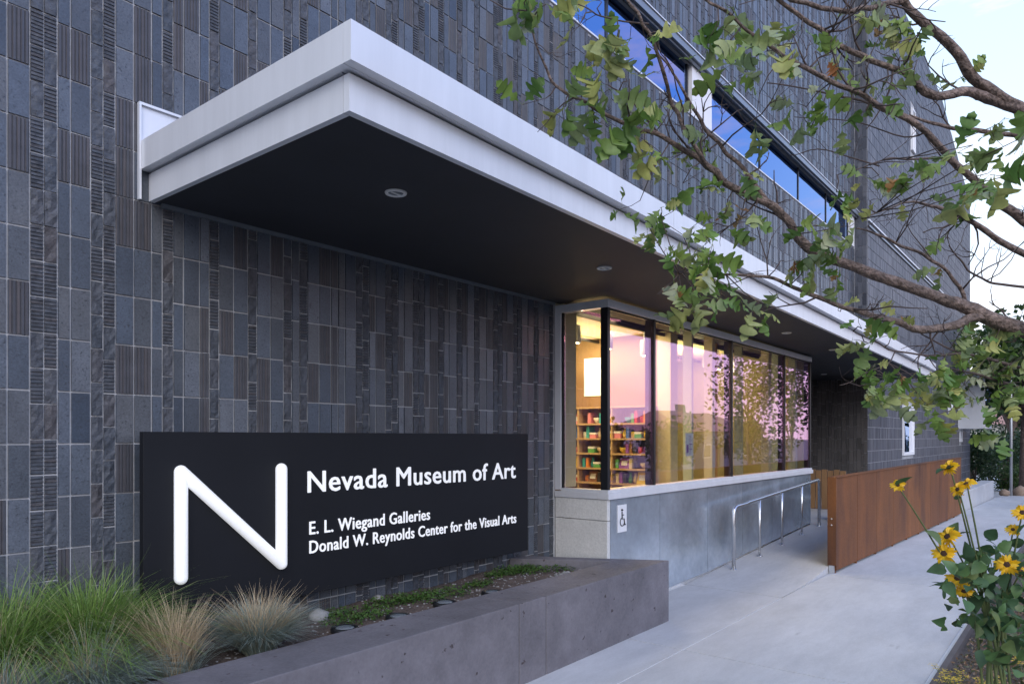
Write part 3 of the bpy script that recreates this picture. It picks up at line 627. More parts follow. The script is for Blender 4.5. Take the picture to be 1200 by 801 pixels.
for si_, z in enumerate(shz[3:8]):
    y = y0b + .03; k = 0
    while y < y1b - .1 and k < 16:
        near_div = min((abs(y - q) for q in (5.18, 5.74)))
        kd = rs.choice(['book', 'book', 'box', 'bowl', 'standing_book', 'mug', 'vase']); cname = rs.choice(list(cn)); z1 = z + .0125
        wv = {'book': .05, 'box': .10, 'bowl': .13, 'standing_book': .15, 'mug': .07, 'vase': .07}[kd]
        for q in (5.18, 5.74):
            if y - .01 < q < y + wv + .015: y = q + .02
        if y + wv > y1b - .02: break
        m = MB(); x0 = xb + .04; hh = rs.uniform(.12, .175)
        if kd == 'book':
            m.box((x0, y, z1), (x0 + .16, y + wv * .9, z1 + hh)); m.box((x0 + .005, y + .006, z1 + .004), (x0 + .162, y + wv * .9 - .006, z1 + hh + .0015), 1)
        elif kd == 'standing_book':
            m.hexa([(x0, y, z1), (x0 + .03, y, z1), (x0 + .03, y + wv, z1), (x0, y + wv, z1)], [(x0 + .05, y, z1 + hh), (x0 + .08, y, z1 + hh), (x0 + .08, y + wv, z1 + hh), (x0 + .05, y + wv, z1 + hh)])
            m.hexa([(x0 + .008, y + .03, z1 + hh * .3), (x0 + .03, y + .03, z1 + hh * .3), (x0 + .03, y + wv - .03, z1 + hh * .3), (x0 + .008, y + wv - .03, z1 + hh * .3)], [(x0 + .036, y + .03, z1 + hh * .75), (x0 + .05, y + .03, z1 + hh * .75), (x0 + .05, y + wv - .03, z1 + hh * .75), (x0 + .036, y + wv - .03, z1 + hh * .75)], 1)
        elif kd == 'box':
            hb = hh * .6; m.box((x0, y, z1), (x0 + .12, y + wv, z1 + hb)); m.box((x0 - .003, y - .003, z1 + hb * .7), (x0 + .123, y + wv + .003, z1 + hb + .004), 1)
        elif kd == 'bowl': m.lathe((x0 + .08, y + .065, z1), [(.025, 0), (.03, .012), (.055, .04), (.064, .08), (.058, .08), (.05, .045), (.01, .02)], 14)
        elif kd == 'mug':
            m.lathe((x0 + .06, y + .035, z1), [(.03, 0), (.034, .01), (.034, .09), (.030, .09), (.028, .02)], 12); m.tube([(x0 + .03, y + .035, z1 + .02), (x0 + .008, y + .035, z1 + .035), (x0 + .008, y + .035, z1 + .06), (x0 + .03, y + .035, z1 + .075)], .005, 6)
        else: m.lathe((x0 + .06, y + .035, z1), [(.018, 0), (.034, .03), (.03, .08), (.014, .12), (.02, .145), (.016, .145)], 12)
        o = m.obj('book' if 'book' in kd else kd, [cmats[cname], M['paper']])
        what = {'book': 'book seen by its spine', 'standing_book': 'book standing with its cover forward', 'box': 'lidded gift box', 'bowl': 'round bowl', 'mug': 'mug with a handle', 'vase': 'slender vase'}[kd]
        tag(o, f'{cname} {what}, {ordw[k]} from the right on the {ordn[si_]} shelf', 'book' if 'book' in kd else kd, 'goods on the shop bookcase')
        y += wv + rs.uniform(.003, .012); k += 1
po = MB(); o1 = aty(795, 497, BY + .05); o2 = aty(803, 522, BY + .05)
po.box((8.02, BY + .045, 1.52), (8.24, BY + .05, 1.80)); po.box((8.05, BY + .043, 1.56), (8.10, BY + .0445, 1.66), 1); po.box((8.12, BY + .043, 1.66), (8.21, BY + .0445, 1.668), 1); po.box((8.12, BY + .043, 1.60), (8.21, BY + .0445, 1.608), 1); po.box((8.14, BY + .043, 1.54), (8.148, BY + .0445, 1.77), 1)
tag(po.obj('notice_sheet', [M['paper'], cmats['purple']]), 'white notice sheet fixed inside the second long shop pane', 'notice')

# wheelchair sign
ws = thing('wheelchair_sign', 'small white plate with black wheelchair symbol on the zinc wall', 'sign', (6.42, BY - .01, .98))
m = MB(); m.box((6.335, BY - .008, .775), (6.515, BY - .001, 1.055)); m.obj('plate', M['white'], ws)
m = MB(); cx, cz, yy = 6.42, .88, BY - .0115
m.tube([(cx + .042 * math.cos(t), yy, cz + .042 * math.sin(t)) for t in [R(a) for a in range(110, 400, 20)]], .005, 6)
m.tube([(cx - .005, yy, cz + .105), (cx - .003, yy, cz + .03), (cx + .035, yy, cz + .03), (cx + .05, yy, cz - .035), (cx + .065, yy, cz - .03)], .0065, 6); m.tube([(cx - .003, yy, cz + .07), (cx + .03, yy, cz + .07)], .005, 6); m.lathe((cx - .006, yy, cz + .112), [(.004, 0), (.014, .006), (.014, .014), (.004, .022)], 10)
m.obj('wheelchair_symbol', M['black'], ws)

# ------------------------------------------------------------ museum sign
SY = 4.17
sg = thing('museum_sign', 'long black wall sign reading Nevada Museum of Art beside a large white N', 'sign', (3.6, SY, .67))
m = MB(); m.box((1.83, SY, .672), (5.40, SY + .05, 1.782)); m.obj('sign_panel', M['signp'], sg, bevel=.003)
m = MB(); [m.box((x, SY + .05, z), (x + .06, WY + .01, z + .06)) for x in (2.2, 3.6, 5.0) for z in (.8, 1.55)]; m.obj('mounting_bracket', M['black'], sg)
def caps(p, q, r, y, n=10):
    p, q = Vector(p), Vector(q); d = (q - p).normalized(); pts = []; rr = []
    for i in range(6): t = R(90 * i / 5); pts.append(p - d * r * math.cos(t)); rr.append(max(.001, r * math.sin(t)))
    for i in range(6): t = R(90 * i / 5); pts.append(q + d * r * math.sin(t)); rr.append(max(.001, r * math.cos(t)))
    return [Vector((a.x, y, a.z)) for a in pts], rr
m = MB(); rN = .0385
for p, q in [((2.036, 0, .922), (2.036, 0, 1.547)), ((2.036, 0, 1.547), (2.707, 0, .915)), ((2.707, 0, .915), (2.707, 0, 1.540))]:
    a, b = caps(p, q, rN, SY - .02); m.tube(a, b, 16)
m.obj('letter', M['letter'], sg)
def text_line(txt, x0, x1, z, cap, ext=.006):
    cu = bpy.data.curves.new('t', 'FONT'); o = bpy.data.objects.new('t', cu); C.objects.link(o)
    cu.size = 1; cu.offset = 0; cu.extrude = 0; cu.resolution_u = 3; cu.space_character = 1.06
    def bb(s):
        cu.body = s; bpy.context.view_layer.update(); dg = bpy.context.evaluated_depsgraph_get(); me = o.evaluated_get(dg).to_mesh()
        xs_ = [v.co.x for v in me.vertices]; ys_ = [v.co.y for v in me.vertices]; r = (min(xs_), max(xs_), min(ys_), max(ys_)) if xs_ else (0, 0, 0, 0); o.evaluated_get(dg).to_mesh_clear(); return r
    full = bb(txt); ch = bb('E')
    sx = (x1 - x0) / (full[1] - full[0]); sz = cap / (ch[3] - ch[2])
    cu.extrude = .01; cu.bevel_depth = 0
    offs = []
    for i, c in enumerate(txt):
        if c == ' ': continue
        cu.extrude = 0; offs.append((c, bb(txt[:i + 1])[1] - bb(c)[1]))
    meshes = {}
    cu.extrude = .5
    for c, off in offs:
        if c not in meshes:
            cu.body = c; bpy.context.view_layer.update(); dg = bpy.context.evaluated_depsgraph_get(); src = bpy.data.meshes.new_from_object(o.evaluated_get(dg)); bmx = MB()
            for q, (ox, oy) in enumerate([(0, 0), (-.013, 0), (.013, 0), (0, -.011), (0, .011), (-.01, -.008), (.01, .008), (-.01, .008), (.01, -.008)]):
                bmx.add(([(v.co.x + ox, v.co.y + oy, v.co.z * (1 - .02 * q)) for v in src.vertices], [tuple(p.vertices) for p in src.polygons], None), Matrix.Identity(4))
            bmx.sm = [False] * len(bmx.f); me = bmx.mesh('letter', M['letter']); me.materials.clear(); me.materials.append(M['letter'])
            me.transform(Matrix.Scale(sx, 4, (1, 0, 0)) @ Matrix.Scale(sz, 4, (0, 1, 0)) @ Matrix.Scale(ext, 4, (0, 0, 1)))
            me.transform(Matrix.Rotation(R(90), 4, 'X')); meshes[c] = me; me.name = 'letter'
        l = link('letter', meshes[c]); l.parent = sg; l.matrix_parent_inverse = Matrix.Translation(-Vector(sg.location)); l.location = (x0 + (off - full[0]) * sx, SY - ext / 2 - .0005, z)
    bpy.data.objects.remove(o)
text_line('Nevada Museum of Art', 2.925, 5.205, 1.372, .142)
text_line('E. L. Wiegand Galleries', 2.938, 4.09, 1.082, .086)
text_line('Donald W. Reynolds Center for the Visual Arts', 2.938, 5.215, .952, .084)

# ------------------------------------------------------------ concrete planter
pl = thing('concrete_planter', 'long dark grey board-formed concrete planter in front of the sign', 'planter', (3, 3.5, 0))
PZ = .577; fy, iy = 3.11, 3.51
segs = [-1.2, 1.6, 3.93, 4.25, 6.23]
for i, (a, b) in enumerate(zip(segs, segs[1:])):
    m = MB(); g = .003; b2 = b - g if i < 3 else b
    m.hexa([(a + g, fy, -.1), (b2, fy, -.1), (b2 - (0 if i < 3 else .215), iy, -.1), (a + g, iy, -.1)], [(a + g, fy, PZ), (b2, fy, PZ), (b2 - (0 if i < 3 else .215), iy, PZ), (a + g, iy, PZ)]); m.obj('wall_segment', M['concrete'], pl, bevel=.006)
m = MB(); m.box((-1.15, fy + .006, -.1), (6.0, iy - .01, PZ - .006)); m.obj('wall_core', M['gutter'], pl)
m = MB(); m.hexa([(5.85, iy + .003, -.1), (6.014, iy + .003, -.1), (5.56, WY - .005, -.1), (5.37, WY - .005, -.1)], [(5.85, iy + .003, PZ - .001), (6.014, iy + .003, PZ - .001), (5.56, WY - .005, PZ - .001), (5.37, WY - .005, PZ - .001)]); m.obj('end_wall', M['concrete'], pl, bevel=.005)
# soil
so_ = MB(); nx, ny = 90, 12; rs = random.Random(2)
from mathutils import noise as mn
def soilz(x, y): return .487 + .025 * mn.noise(Vector((x * 1.7, y * 1.7, 0))) + .012 * mn.noise(Vector((x * 8, y * 8, 3))) + (.02 if x < 2.2 else 0)
for j in range(ny + 1):
    for i in range(nx + 1):
        x = -1.2 + (5.84 + 1.2) * i / nx; y = iy + (WY - iy + .005) * j / ny
        if x > 5.3: x = min(x, 5.88 - (y - iy) * .52)
        so_.v.append((x, y, soilz(x, y)))
for j in range(ny):
    for i in range(nx): a = j * (nx + 1) + i; so_.f.append((a, a + 1, a + nx + 2, a + nx + 1)); so_.m.append(0); so_.sm.append(True)
tag(so_.obj('planter_soil', M['soil']), kind='structure')
# pebbles
pb = MB(); ico = [(0, 0, 1), (.89, 0, .45), (.28, .85, .45), (-.72, .53, .45), (-.72, -.53, .45), (.28, -.85, .45), (.72, .53, -.45), (-.28, .85, -.45), (-.89, 0, -.45), (-.28, -.85, -.45), (.72, -.53, -.45), (0, 0, -1)]
icf = [(0, 1, 2), (0, 2, 3), (0, 3, 4), (0, 4, 5), (0, 5, 1), (1, 6, 2), (2, 7, 3), (3, 8, 4), (4, 9, 5), (5, 10, 1), (1, 10, 6), (2, 6, 7), (3, 7, 8), (4, 8, 9), (5, 9, 10), (11, 7, 6), (11, 8, 7), (11, 9, 8), (11, 10, 9), (11, 6, 10)]
def stone_at(mb, x, y, z, s): mb.add((ico, icf, None), Matrix.Translation((x, y, z)) @ Matrix.Rotation(rs.uniform(0, 6), 4, 'Z') @ Matrix.Diagonal((s, s * rs.uniform(.6, 1), s * rs.uniform(.4, .7), 1)))
for _ in range(900):
    x = rs.uniform(1.5, 5.6); y = rs.uniform(iy + .02, WY - .02); 
    if x > 5.8 - (y - iy) * .5: continue
    stone_at(pb, x, y, soilz(x, y), rs.uniform(.004, .013))
for _ in range(60): x = rs.uniform(5.2, 5.7); y = rs.uniform(iy + .02, iy + .25); stone_at(pb, x, y, soilz(x, y) + .01, rs.uniform(.015, .03))
tag(pb.obj('gravel', M['stone']), kind='stuff')
for q, (px, py, s, dsc) in enumerate([(232, 757, .11, 'flat dark edging stone lying between the fescue tuft and the tall green grass'), (373, 722, .09, 'rounded grey rock in the soil behind the round grass tuft'), (443, 700, .06, 'small pale rock against the wall below the sign'), ]):
    p = atz(px, py, .5); m = MB(); stone_at(m, p.x, p.y, .5, s); o = m.obj('rock', M['stone']); tag(o, dsc, 'rock')
# in-ground uplights
for (px, py, dsc) in [(404, 735, 'nearest to the grass tuft'), (467, 721, 'second from the grass tuft, with a bright lens'), (521, 705, 'third from the grass tuft, standing proud of the soil'), (577, 693, 'farthest from the grass, near the planter corner')]:
    p = atz(px, py, .52); t = thing('ground_uplight', 'round in-ground uplight in the planter, ' + dsc, 'uplight', (p.x, p.y, .5), 'in-ground uplights in the planter')
    m = MB(); m.lathe((p.x, p.y, .46), [(.085, 0), (.09, .05), (.088, .062), (.07, .066), (.068, .058)], 20); m.obj('housing', M['black'], t)
    m = MB(); m.lathe((p.x, p.y, .52), [(.066, 0), (.05, .006), (.02, .009)], 18); m.obj('lens', M['lens'], t)

# ------------------------------------------------------------ grasses
def side0(rs): return Vector((rs.gauss(0, 1), rs.gauss(0, 1), rs.gauss(0, .35)))
def blades(mb, c, n, h, spread, lean=(0, 0), wdt=.0035, hv=.35, droop=.5, mi=0, r0=.05, rs=random):
    c = Vector(c)
    for _ in range(n):
        a = rs.uniform(0, 2 * math.pi); u = rs.random() ** .6; L_ = h * rs.uniform(1 - hv, 1 + hv * .4); curl = side0(rs) * L_ * .22
        dx, dy = math.cos(a), math.sin(a); p = c + Vector((dx, dy, 0)) * r0 * rs.random(); side = Vector((-dy, dx, 0)); side = (side + Vector((rs.uniform(-.6, .6), rs.uniform(-.6, .6), 0))).normalized()
        out = Vector((dx * spread * u + lean[0], dy * spread * u + lean[1], 0)); prev = None; k = 5; pts = []
        for i in range(k + 1):
            t = i / k; q = p + out * L_ * (t + droop * t * t) * .8 + Vector((0, 0, L_ * (t - droop * u * .75 * t * t * t))) + curl * t * t; pts.append(q)
        b = len(mb.v)
        for i, q in enumerate(pts):
            ww = wdt * (1 - (i / k) ** 2 * .9); mb.v.append(tuple(q - side * ww)); mb.v.append(tuple(q + side * ww))
        for i in range(k): mb.f.append((b + 2 * i, b + 2 * i + 1, b + 2 * i + 3, b + 2 * i + 2)); mb.m.append(mi); mb.sm.append(True)
rg = random.Random(21)
def grass(name, label, pos, parts, group=None):
    t = thing(name, label, 'ornamental grass', pos, group)
    for nm, mt, kw in parts: m = MB(); blades(m, pos, rs=rg, **kw); m.obj(nm, M[mt], t)
    return t
def soilp(px, py): p = atz(px, py, .50); return (p.x, p.y, .49)
grass('fountain_grass', 'tall bright green grass mound at the far left against the brick wall', (1.13, 4.12, .49), [('green_blades', 'green_grass', dict(n=3000, h=.60, spread=.66, droop=.95, lean=(.04, 0), r0=.16)), ('dry_blades', 'tan_grass', dict(n=60, h=.55, spread=.6, droop=.6, r0=.1))], 'green fountain grasses')
grass('fountain_grass', 'bright green feathery grass mound overlapping the lower left corner of the black sign', (1.52, 4.08, .49), [('green_blades', 'green_grass', dict(n=3200, h=.58, spread=.58, droop=.9, lean=(.0, 0), r0=.15)), ('dry_blades', 'tan_grass', dict(n=70, h=.55, spread=.5, droop=.5, r0=.1))], 'green fountain grasses')
grass('fescue_grass', 'blue-grey fescue tuft at the bottom left corner of the photo', (1.36, 3.70, .49), [('blue_blades', 'blue_grass', dict(n=2600, h=.33, spread=.95, droop=.7, r0=.1, wdt=.0022)), ('seed_stalks', 'tan_grass', dict(n=260, h=.36, spread=.5, droop=.2, r0=.08, wdt=.002))], 'blue fescue tufts')
grass('fescue_grass', 'dry straw-coloured grass tuft with upright stalks at the planter edge', (1.78, 3.68, .49), [('blue_blades', 'blue_grass', dict(n=420, h=.26, spread=.8, droop=.5, r0=.09, wdt=.0022)), ('seed_stalks', 'tan_grass', dict(n=900, h=.40, spread=.45, droop=.25, lean=(-.08, .03), r0=.08, wdt=.0022))], 'blue fescue tufts')
grass('fescue_grass', 'round pale fescue tuft with straw tips below the big letter N', (2.31, 3.78, .49), [('blue_blades', 'blue_grass', dict(n=2600, h=.30, spread=1.0, droop=.6, r0=.08, wdt=.0022)), ('seed_stalks', 'tan_grass', dict(n=620, h=.35, spread=.85, droop=.25, r0=.07, wdt=.002))], 'blue fescue tufts')
grass('fescue_grass', 'low blue fescue tuft half out of the picture at the left edge', (.98, 3.62, .49), [('blue_blades', 'blue_grass', dict(n=1800, h=.30, spread=.75, droop=.6, r0=.08, wdt=.0022)), ('seed_stalks', 'tan_grass', dict(n=120, h=.38, spread=.6, droop=.25, r0=.07, wdt=.002))], 'blue fescue tufts')
# groundcover
gc = MB()
def leafquad(mb, p, n_, u_, l, w_, mi=0):
    v_ = n_.cross(u_); a = p; b = p + u_ * l * .5 + v_ * w_; c = p + u_ * l; d = p + u_ * l * .5 - v_ * w_
    mb.quad(a, b, c, d, mi=mi)
def rdir(r=random):
    while 1:
        v = Vector((r.uniform(-1, 1), r.uniform(-1, 1), r.uniform(-1, 1)))
        if .05 < v.length < 1: return v.normalized()
for (px, py, rx, n_) in [(420, 722, .22, 700), (450, 705, .15, 400), (395, 715, .12, 300), (510, 697, .25, 800), (480, 702, .14, 350), (610, 668, .22, 800), (640, 662, .3, 900), (590, 672, .16, 400), (668, 662, .16, 500), (560, 683, .12, 300)]:
    p = atz(px, py, .51)
    for _ in range(n_):
        a = rg.uniform(0, 6.28); r = rx * rg.random() ** .6; x, y = p.x + r * math.cos(a) * 1.4, min(WY - .03, max(iy + .02, p.y + r * math.sin(a) * .7))
        if x > 5.8 - (y - iy) * .5: continue
        n2 = (Vector((0, 0, 1)) + rdir(rg) * .7).normalized(); u = n2.cross(rdir(rg)).normalized()
        leafquad(gc, Vector((x, y, soilz(x, y) + rg.uniform(.005, .05))), n2, u, rg.uniform(.015, .032), .007)
tag(gc.obj('ground_cover', M['cover']), kind='stuff')

# ------------------------------------------------------------ handrail
hr = thing('handrail', 'stainless steel handrail on five posts beside the ramp', 'handrail', (10.8, 3.55, .1))
def bz(x): return .072 + rampz(x) * 0 + .05 * (x - 8.94)
RH = .80; px_ = [8.94, 9.87, 10.80, 11.75, 12.69]
rail = [(8.94, 3.55, rz(8.94, 3.5)), (8.94, 3.55, .78), (8.955, 3.55, .815), (8.99, 3.55, .84), (9.04, 3.55, .852), (9.35, 3.55, .862), (9.45, 3.55, .875), (12.60, 3.55, 1.03), (12.66, 3.55, 1.02), (12.69, 3.55, .99), (12.69, 3.55, rz(12.69, 3.5))]
m = MB(); m.tube(rail, .025, 12); m.obj('rail', M['steel'], hr)
for x in px_[1:4]: m = MB(); m.tube([(x, 3.55, rz(x, 3.5) - .01), (x, 3.55, .875 + (x - 9.45) * .0492)], .017, 10); m.obj('post', M['steel'], hr)
for x in px_: m = MB(); m.lathe((x, 3.55, rz(x, 3.55)), [(.04, 0), (.04, .006), (.024, .012)], 14); m.obj('base_ring', M['steel'], hr)

# ------------------------------------------------------------ weathered steel fence
cfg_ = .007
cf = thing('steel_fence', 'long rust-brown weathered steel panel fence between ramp and sidewalk', 'fence', (15, 2.55, 0))
fx = [9.76, 10.84, 12.02, 13.25, 14.45, 15.62, 16.8, 18.0, 19.2, 20.3, 21.4]
for i, (a, b) in enumerate(zip(fx, fx[1:])):
    m = MB(); g = cfg_; z0a, z0b = gz(a) + .035, gz(b) + .035
    m.hexa([(a + g, 2.52, z0a), (b - g, 2.52, z0b), (b - g, 2.535, z0b), (a + g, 2.535, z0a)], [(a + g, 2.52, 1.226), (b - g, 2.52, 1.226), (b - g, 2.535, 1.226), (a + g, 2.535, 1.226)]); m.obj('front_panel', M['corten'], cf)
    m = MB(); m.box((a + g, 2.60, .3 if a > 12 else rz(a, 2.65) + .05), (b - g, 2.615, 1.222)); m.obj('back_panel', M['corten'], cf)
    m = MB(); m.box((a - (0 if i else -.001), 2.537, gz(a) - .02), (a + .05, 2.598, 1.218)); m.obj('fence_post', M['corten'], cf)
m = MB(); m.box((9.73, 2.515, .10), (9.757, 2.62, 1.23)); m.obj('end_plate', M['corten'], cf)
m = MB(); m.box((9.72, 2.54, -.01), (9.80, 2.60, .098)); m.obj('post_foot', M['galv'], cf)
m = MB(); [m.lathe((9.722, 2.567, z), [(.001, -.012), (.012, 0), (.001, .012)], 8) for z in (.62, .70)]; m.obj('bolt', M['galv'], cf)
for k_ in range(8):
    m = MB()
m = MB(); m.box((9.76, 2.505, 1.228), (21.4, 2.625, 1.236)); m.obj('top_cap', M['corten'], cf)
# wooden screen and bench in the recess
wsn = thing('wooden_screen', 'low cedar plank screen in the recess behind the ramp', 'screen', (15.5, 4.6, .25))
for i in range(9): m = MB(); m.box((15.6, 3.85 + i * .12, .26), (15.64, 3.955 + i * .12, 1.06 + (.02 if i % 2 else 0))); m.obj('plank', M['wood'], wsn)
bn = thing('steel_bench', 'small grey metal bench past the end of the ramp handrail', 'bench', (13.6, 3.3, .25))
m = MB(); m.box((13.5, 3.05, .62), (13.8, 3.6, .66)); m.obj('seat', M['galv'], bn)
for y in (3.1, 3.55): m = MB(); m.box((13.55, y - .02, .25), (13.75, y + .02, .62)); m.obj('leg', M['galv'], bn)

# low concrete wall beyond the fence
lw = MB()
lw.hexa([(21.6, 2.65, -.7), (31, 2.65, -.9), (31, 3.05, -.9), (21.6, 3.05, -.7)], [(21.6, 2.65, .25), (31, 2.65, .18), (31, 3.05, .18), (21.6, 3.05, .25)])
tag(lw.obj('low_wall', M['walk'], bevel=.02), 'low pale concrete wall continuing beyond the rusty fence', 'wall')

# ------------------------------------------------------------ leaves and trees
def oak_leaf():
    half = [(0, 0), (.015, .06), (.04, .15), (.13, .22), (.16, .29), (.08, .32), (.065, .37), (.20, .44), (.31, .55), (.28, .59), (.15, .56), (.12, .61), (.22, .69), (.27, .79), (.21, .83), (.12, .81), (.12, .92), (.06, .95), (0, 1.0)]
    vs = []; fs = []
    for x, y in half: vs.append((0, y, -.18 * (y - .4) ** 2)); vs.append((x, y, -.18 * (y - .4) ** 2 + .12 * x)); vs.append((-x, y, -.18 * (y - .4) ** 2 + .12 * x))
    for i in range(len(half) - 1):
        a = 3 * i; fs += [(a, a + 1, a + 4, a + 3), (a, a + 3, a + 5, a + 2)]
    vs += [(.006, 0, 0), (-.006, 0, 0), (-.006, -.16, -.03), (.006, -.16, -.03)]; n = len(vs); fs.append((n - 4, n - 3, n - 2, n - 1))
    return vs, fs, None
OL = oak_leaf()
lm_ = []
for i in range(4):
    r_ = random.Random(i); m = MB(); vs = [(x * (1 + .15 * (i % 2)), y, z + .9 * i * x * x * (1 if i % 2 else -1) - .16 * (i - 1) * y * y + .05 * math.sin(y * 9 + i) * (1 + 3 * x)) for x, y, z in OL[0]]
    m.add((vs, OL[1], None), Matrix.Identity(4)); lm_.append((m.mesh('leaf', M['oak']), vs))
lmb = []
m = MB(); m.add((lm_[3][1], OL[1], None), Matrix.Identity(4)); lmb = m.mesh('leaf', M['oakbrown'])

ro = random.Random(42)
tree = thing('oak_tree', 'oak tree whose rough limbs reach in from the right over the sidewalk', 'tree', (at(1440, 512, 4.6).x, at(1440, 512, 4.6).y, 0))
trunk_x, trunk_y = tree.location.x, tree.location.y
bt = lambda z: Vector((trunk_x, trunk_y, z))
def smooth(pts, k=4):
    out = []; n = len(pts)
    for i in range(n - 1):
        p0, p1, p2, p3 = pts[max(i - 1, 0)], pts[i], pts[i + 1], pts[min(i + 2, n - 1)]
        for j in range(k):
            t = j / k
            out.append(tuple(.5 * ((2 * p1[q]) + (-p0[q] + p2[q]) * t + (2 * p0[q] - 5 * p1[q] + 4 * p2[q] - p3[q]) * t * t + (-p0[q] + 3 * p1[q] - 3 * p2[q] + p3[q]) * t ** 3) for q in range(len(p1))))
    out.append(tuple(pts[-1])); return out
trk = MB(); trk.tube(smooth([(trunk_x + .02, trunk_y, -.1, .22), (trunk_x, trunk_y, .5, .16), (trunk_x - .02, trunk_y + .03, 1.5, .145), (trunk_x, trunk_y + .02, 2.4, .13), (trunk_x + .05, trunk_y, 3.6, .11), (trunk_x, trunk_y - .05, 5.2, .08), (trunk_x - .05, trunk_y - .1, 6.6, .04)], 3) and [Vector(q[:3]) for q in smooth([(trunk_x + .02, trunk_y, -.1, .22), (trunk_x, trunk_y, .5, .16), (trunk_x - .02, trunk_y + .03, 1.5, .145), (trunk_x, trunk_y + .02, 2.4, .13), (trunk_x + .05, trunk_y, 3.6, .11), (trunk_x, trunk_y - .05, 5.2, .08), (trunk_x - .05, trunk_y - .1, 6.6, .04)], 3)], [q[3] for q in smooth([(0, 0, 0, .22), (0, 0, 0, .16), (0, 0, 0, .145), (0, 0, 0, .13), (0, 0, 0, .11), (0, 0, 0, .08), (0, 0, 0, .04)], 3)], 16, jit=.05)
trk.obj('trunk', M['bark'], tree)
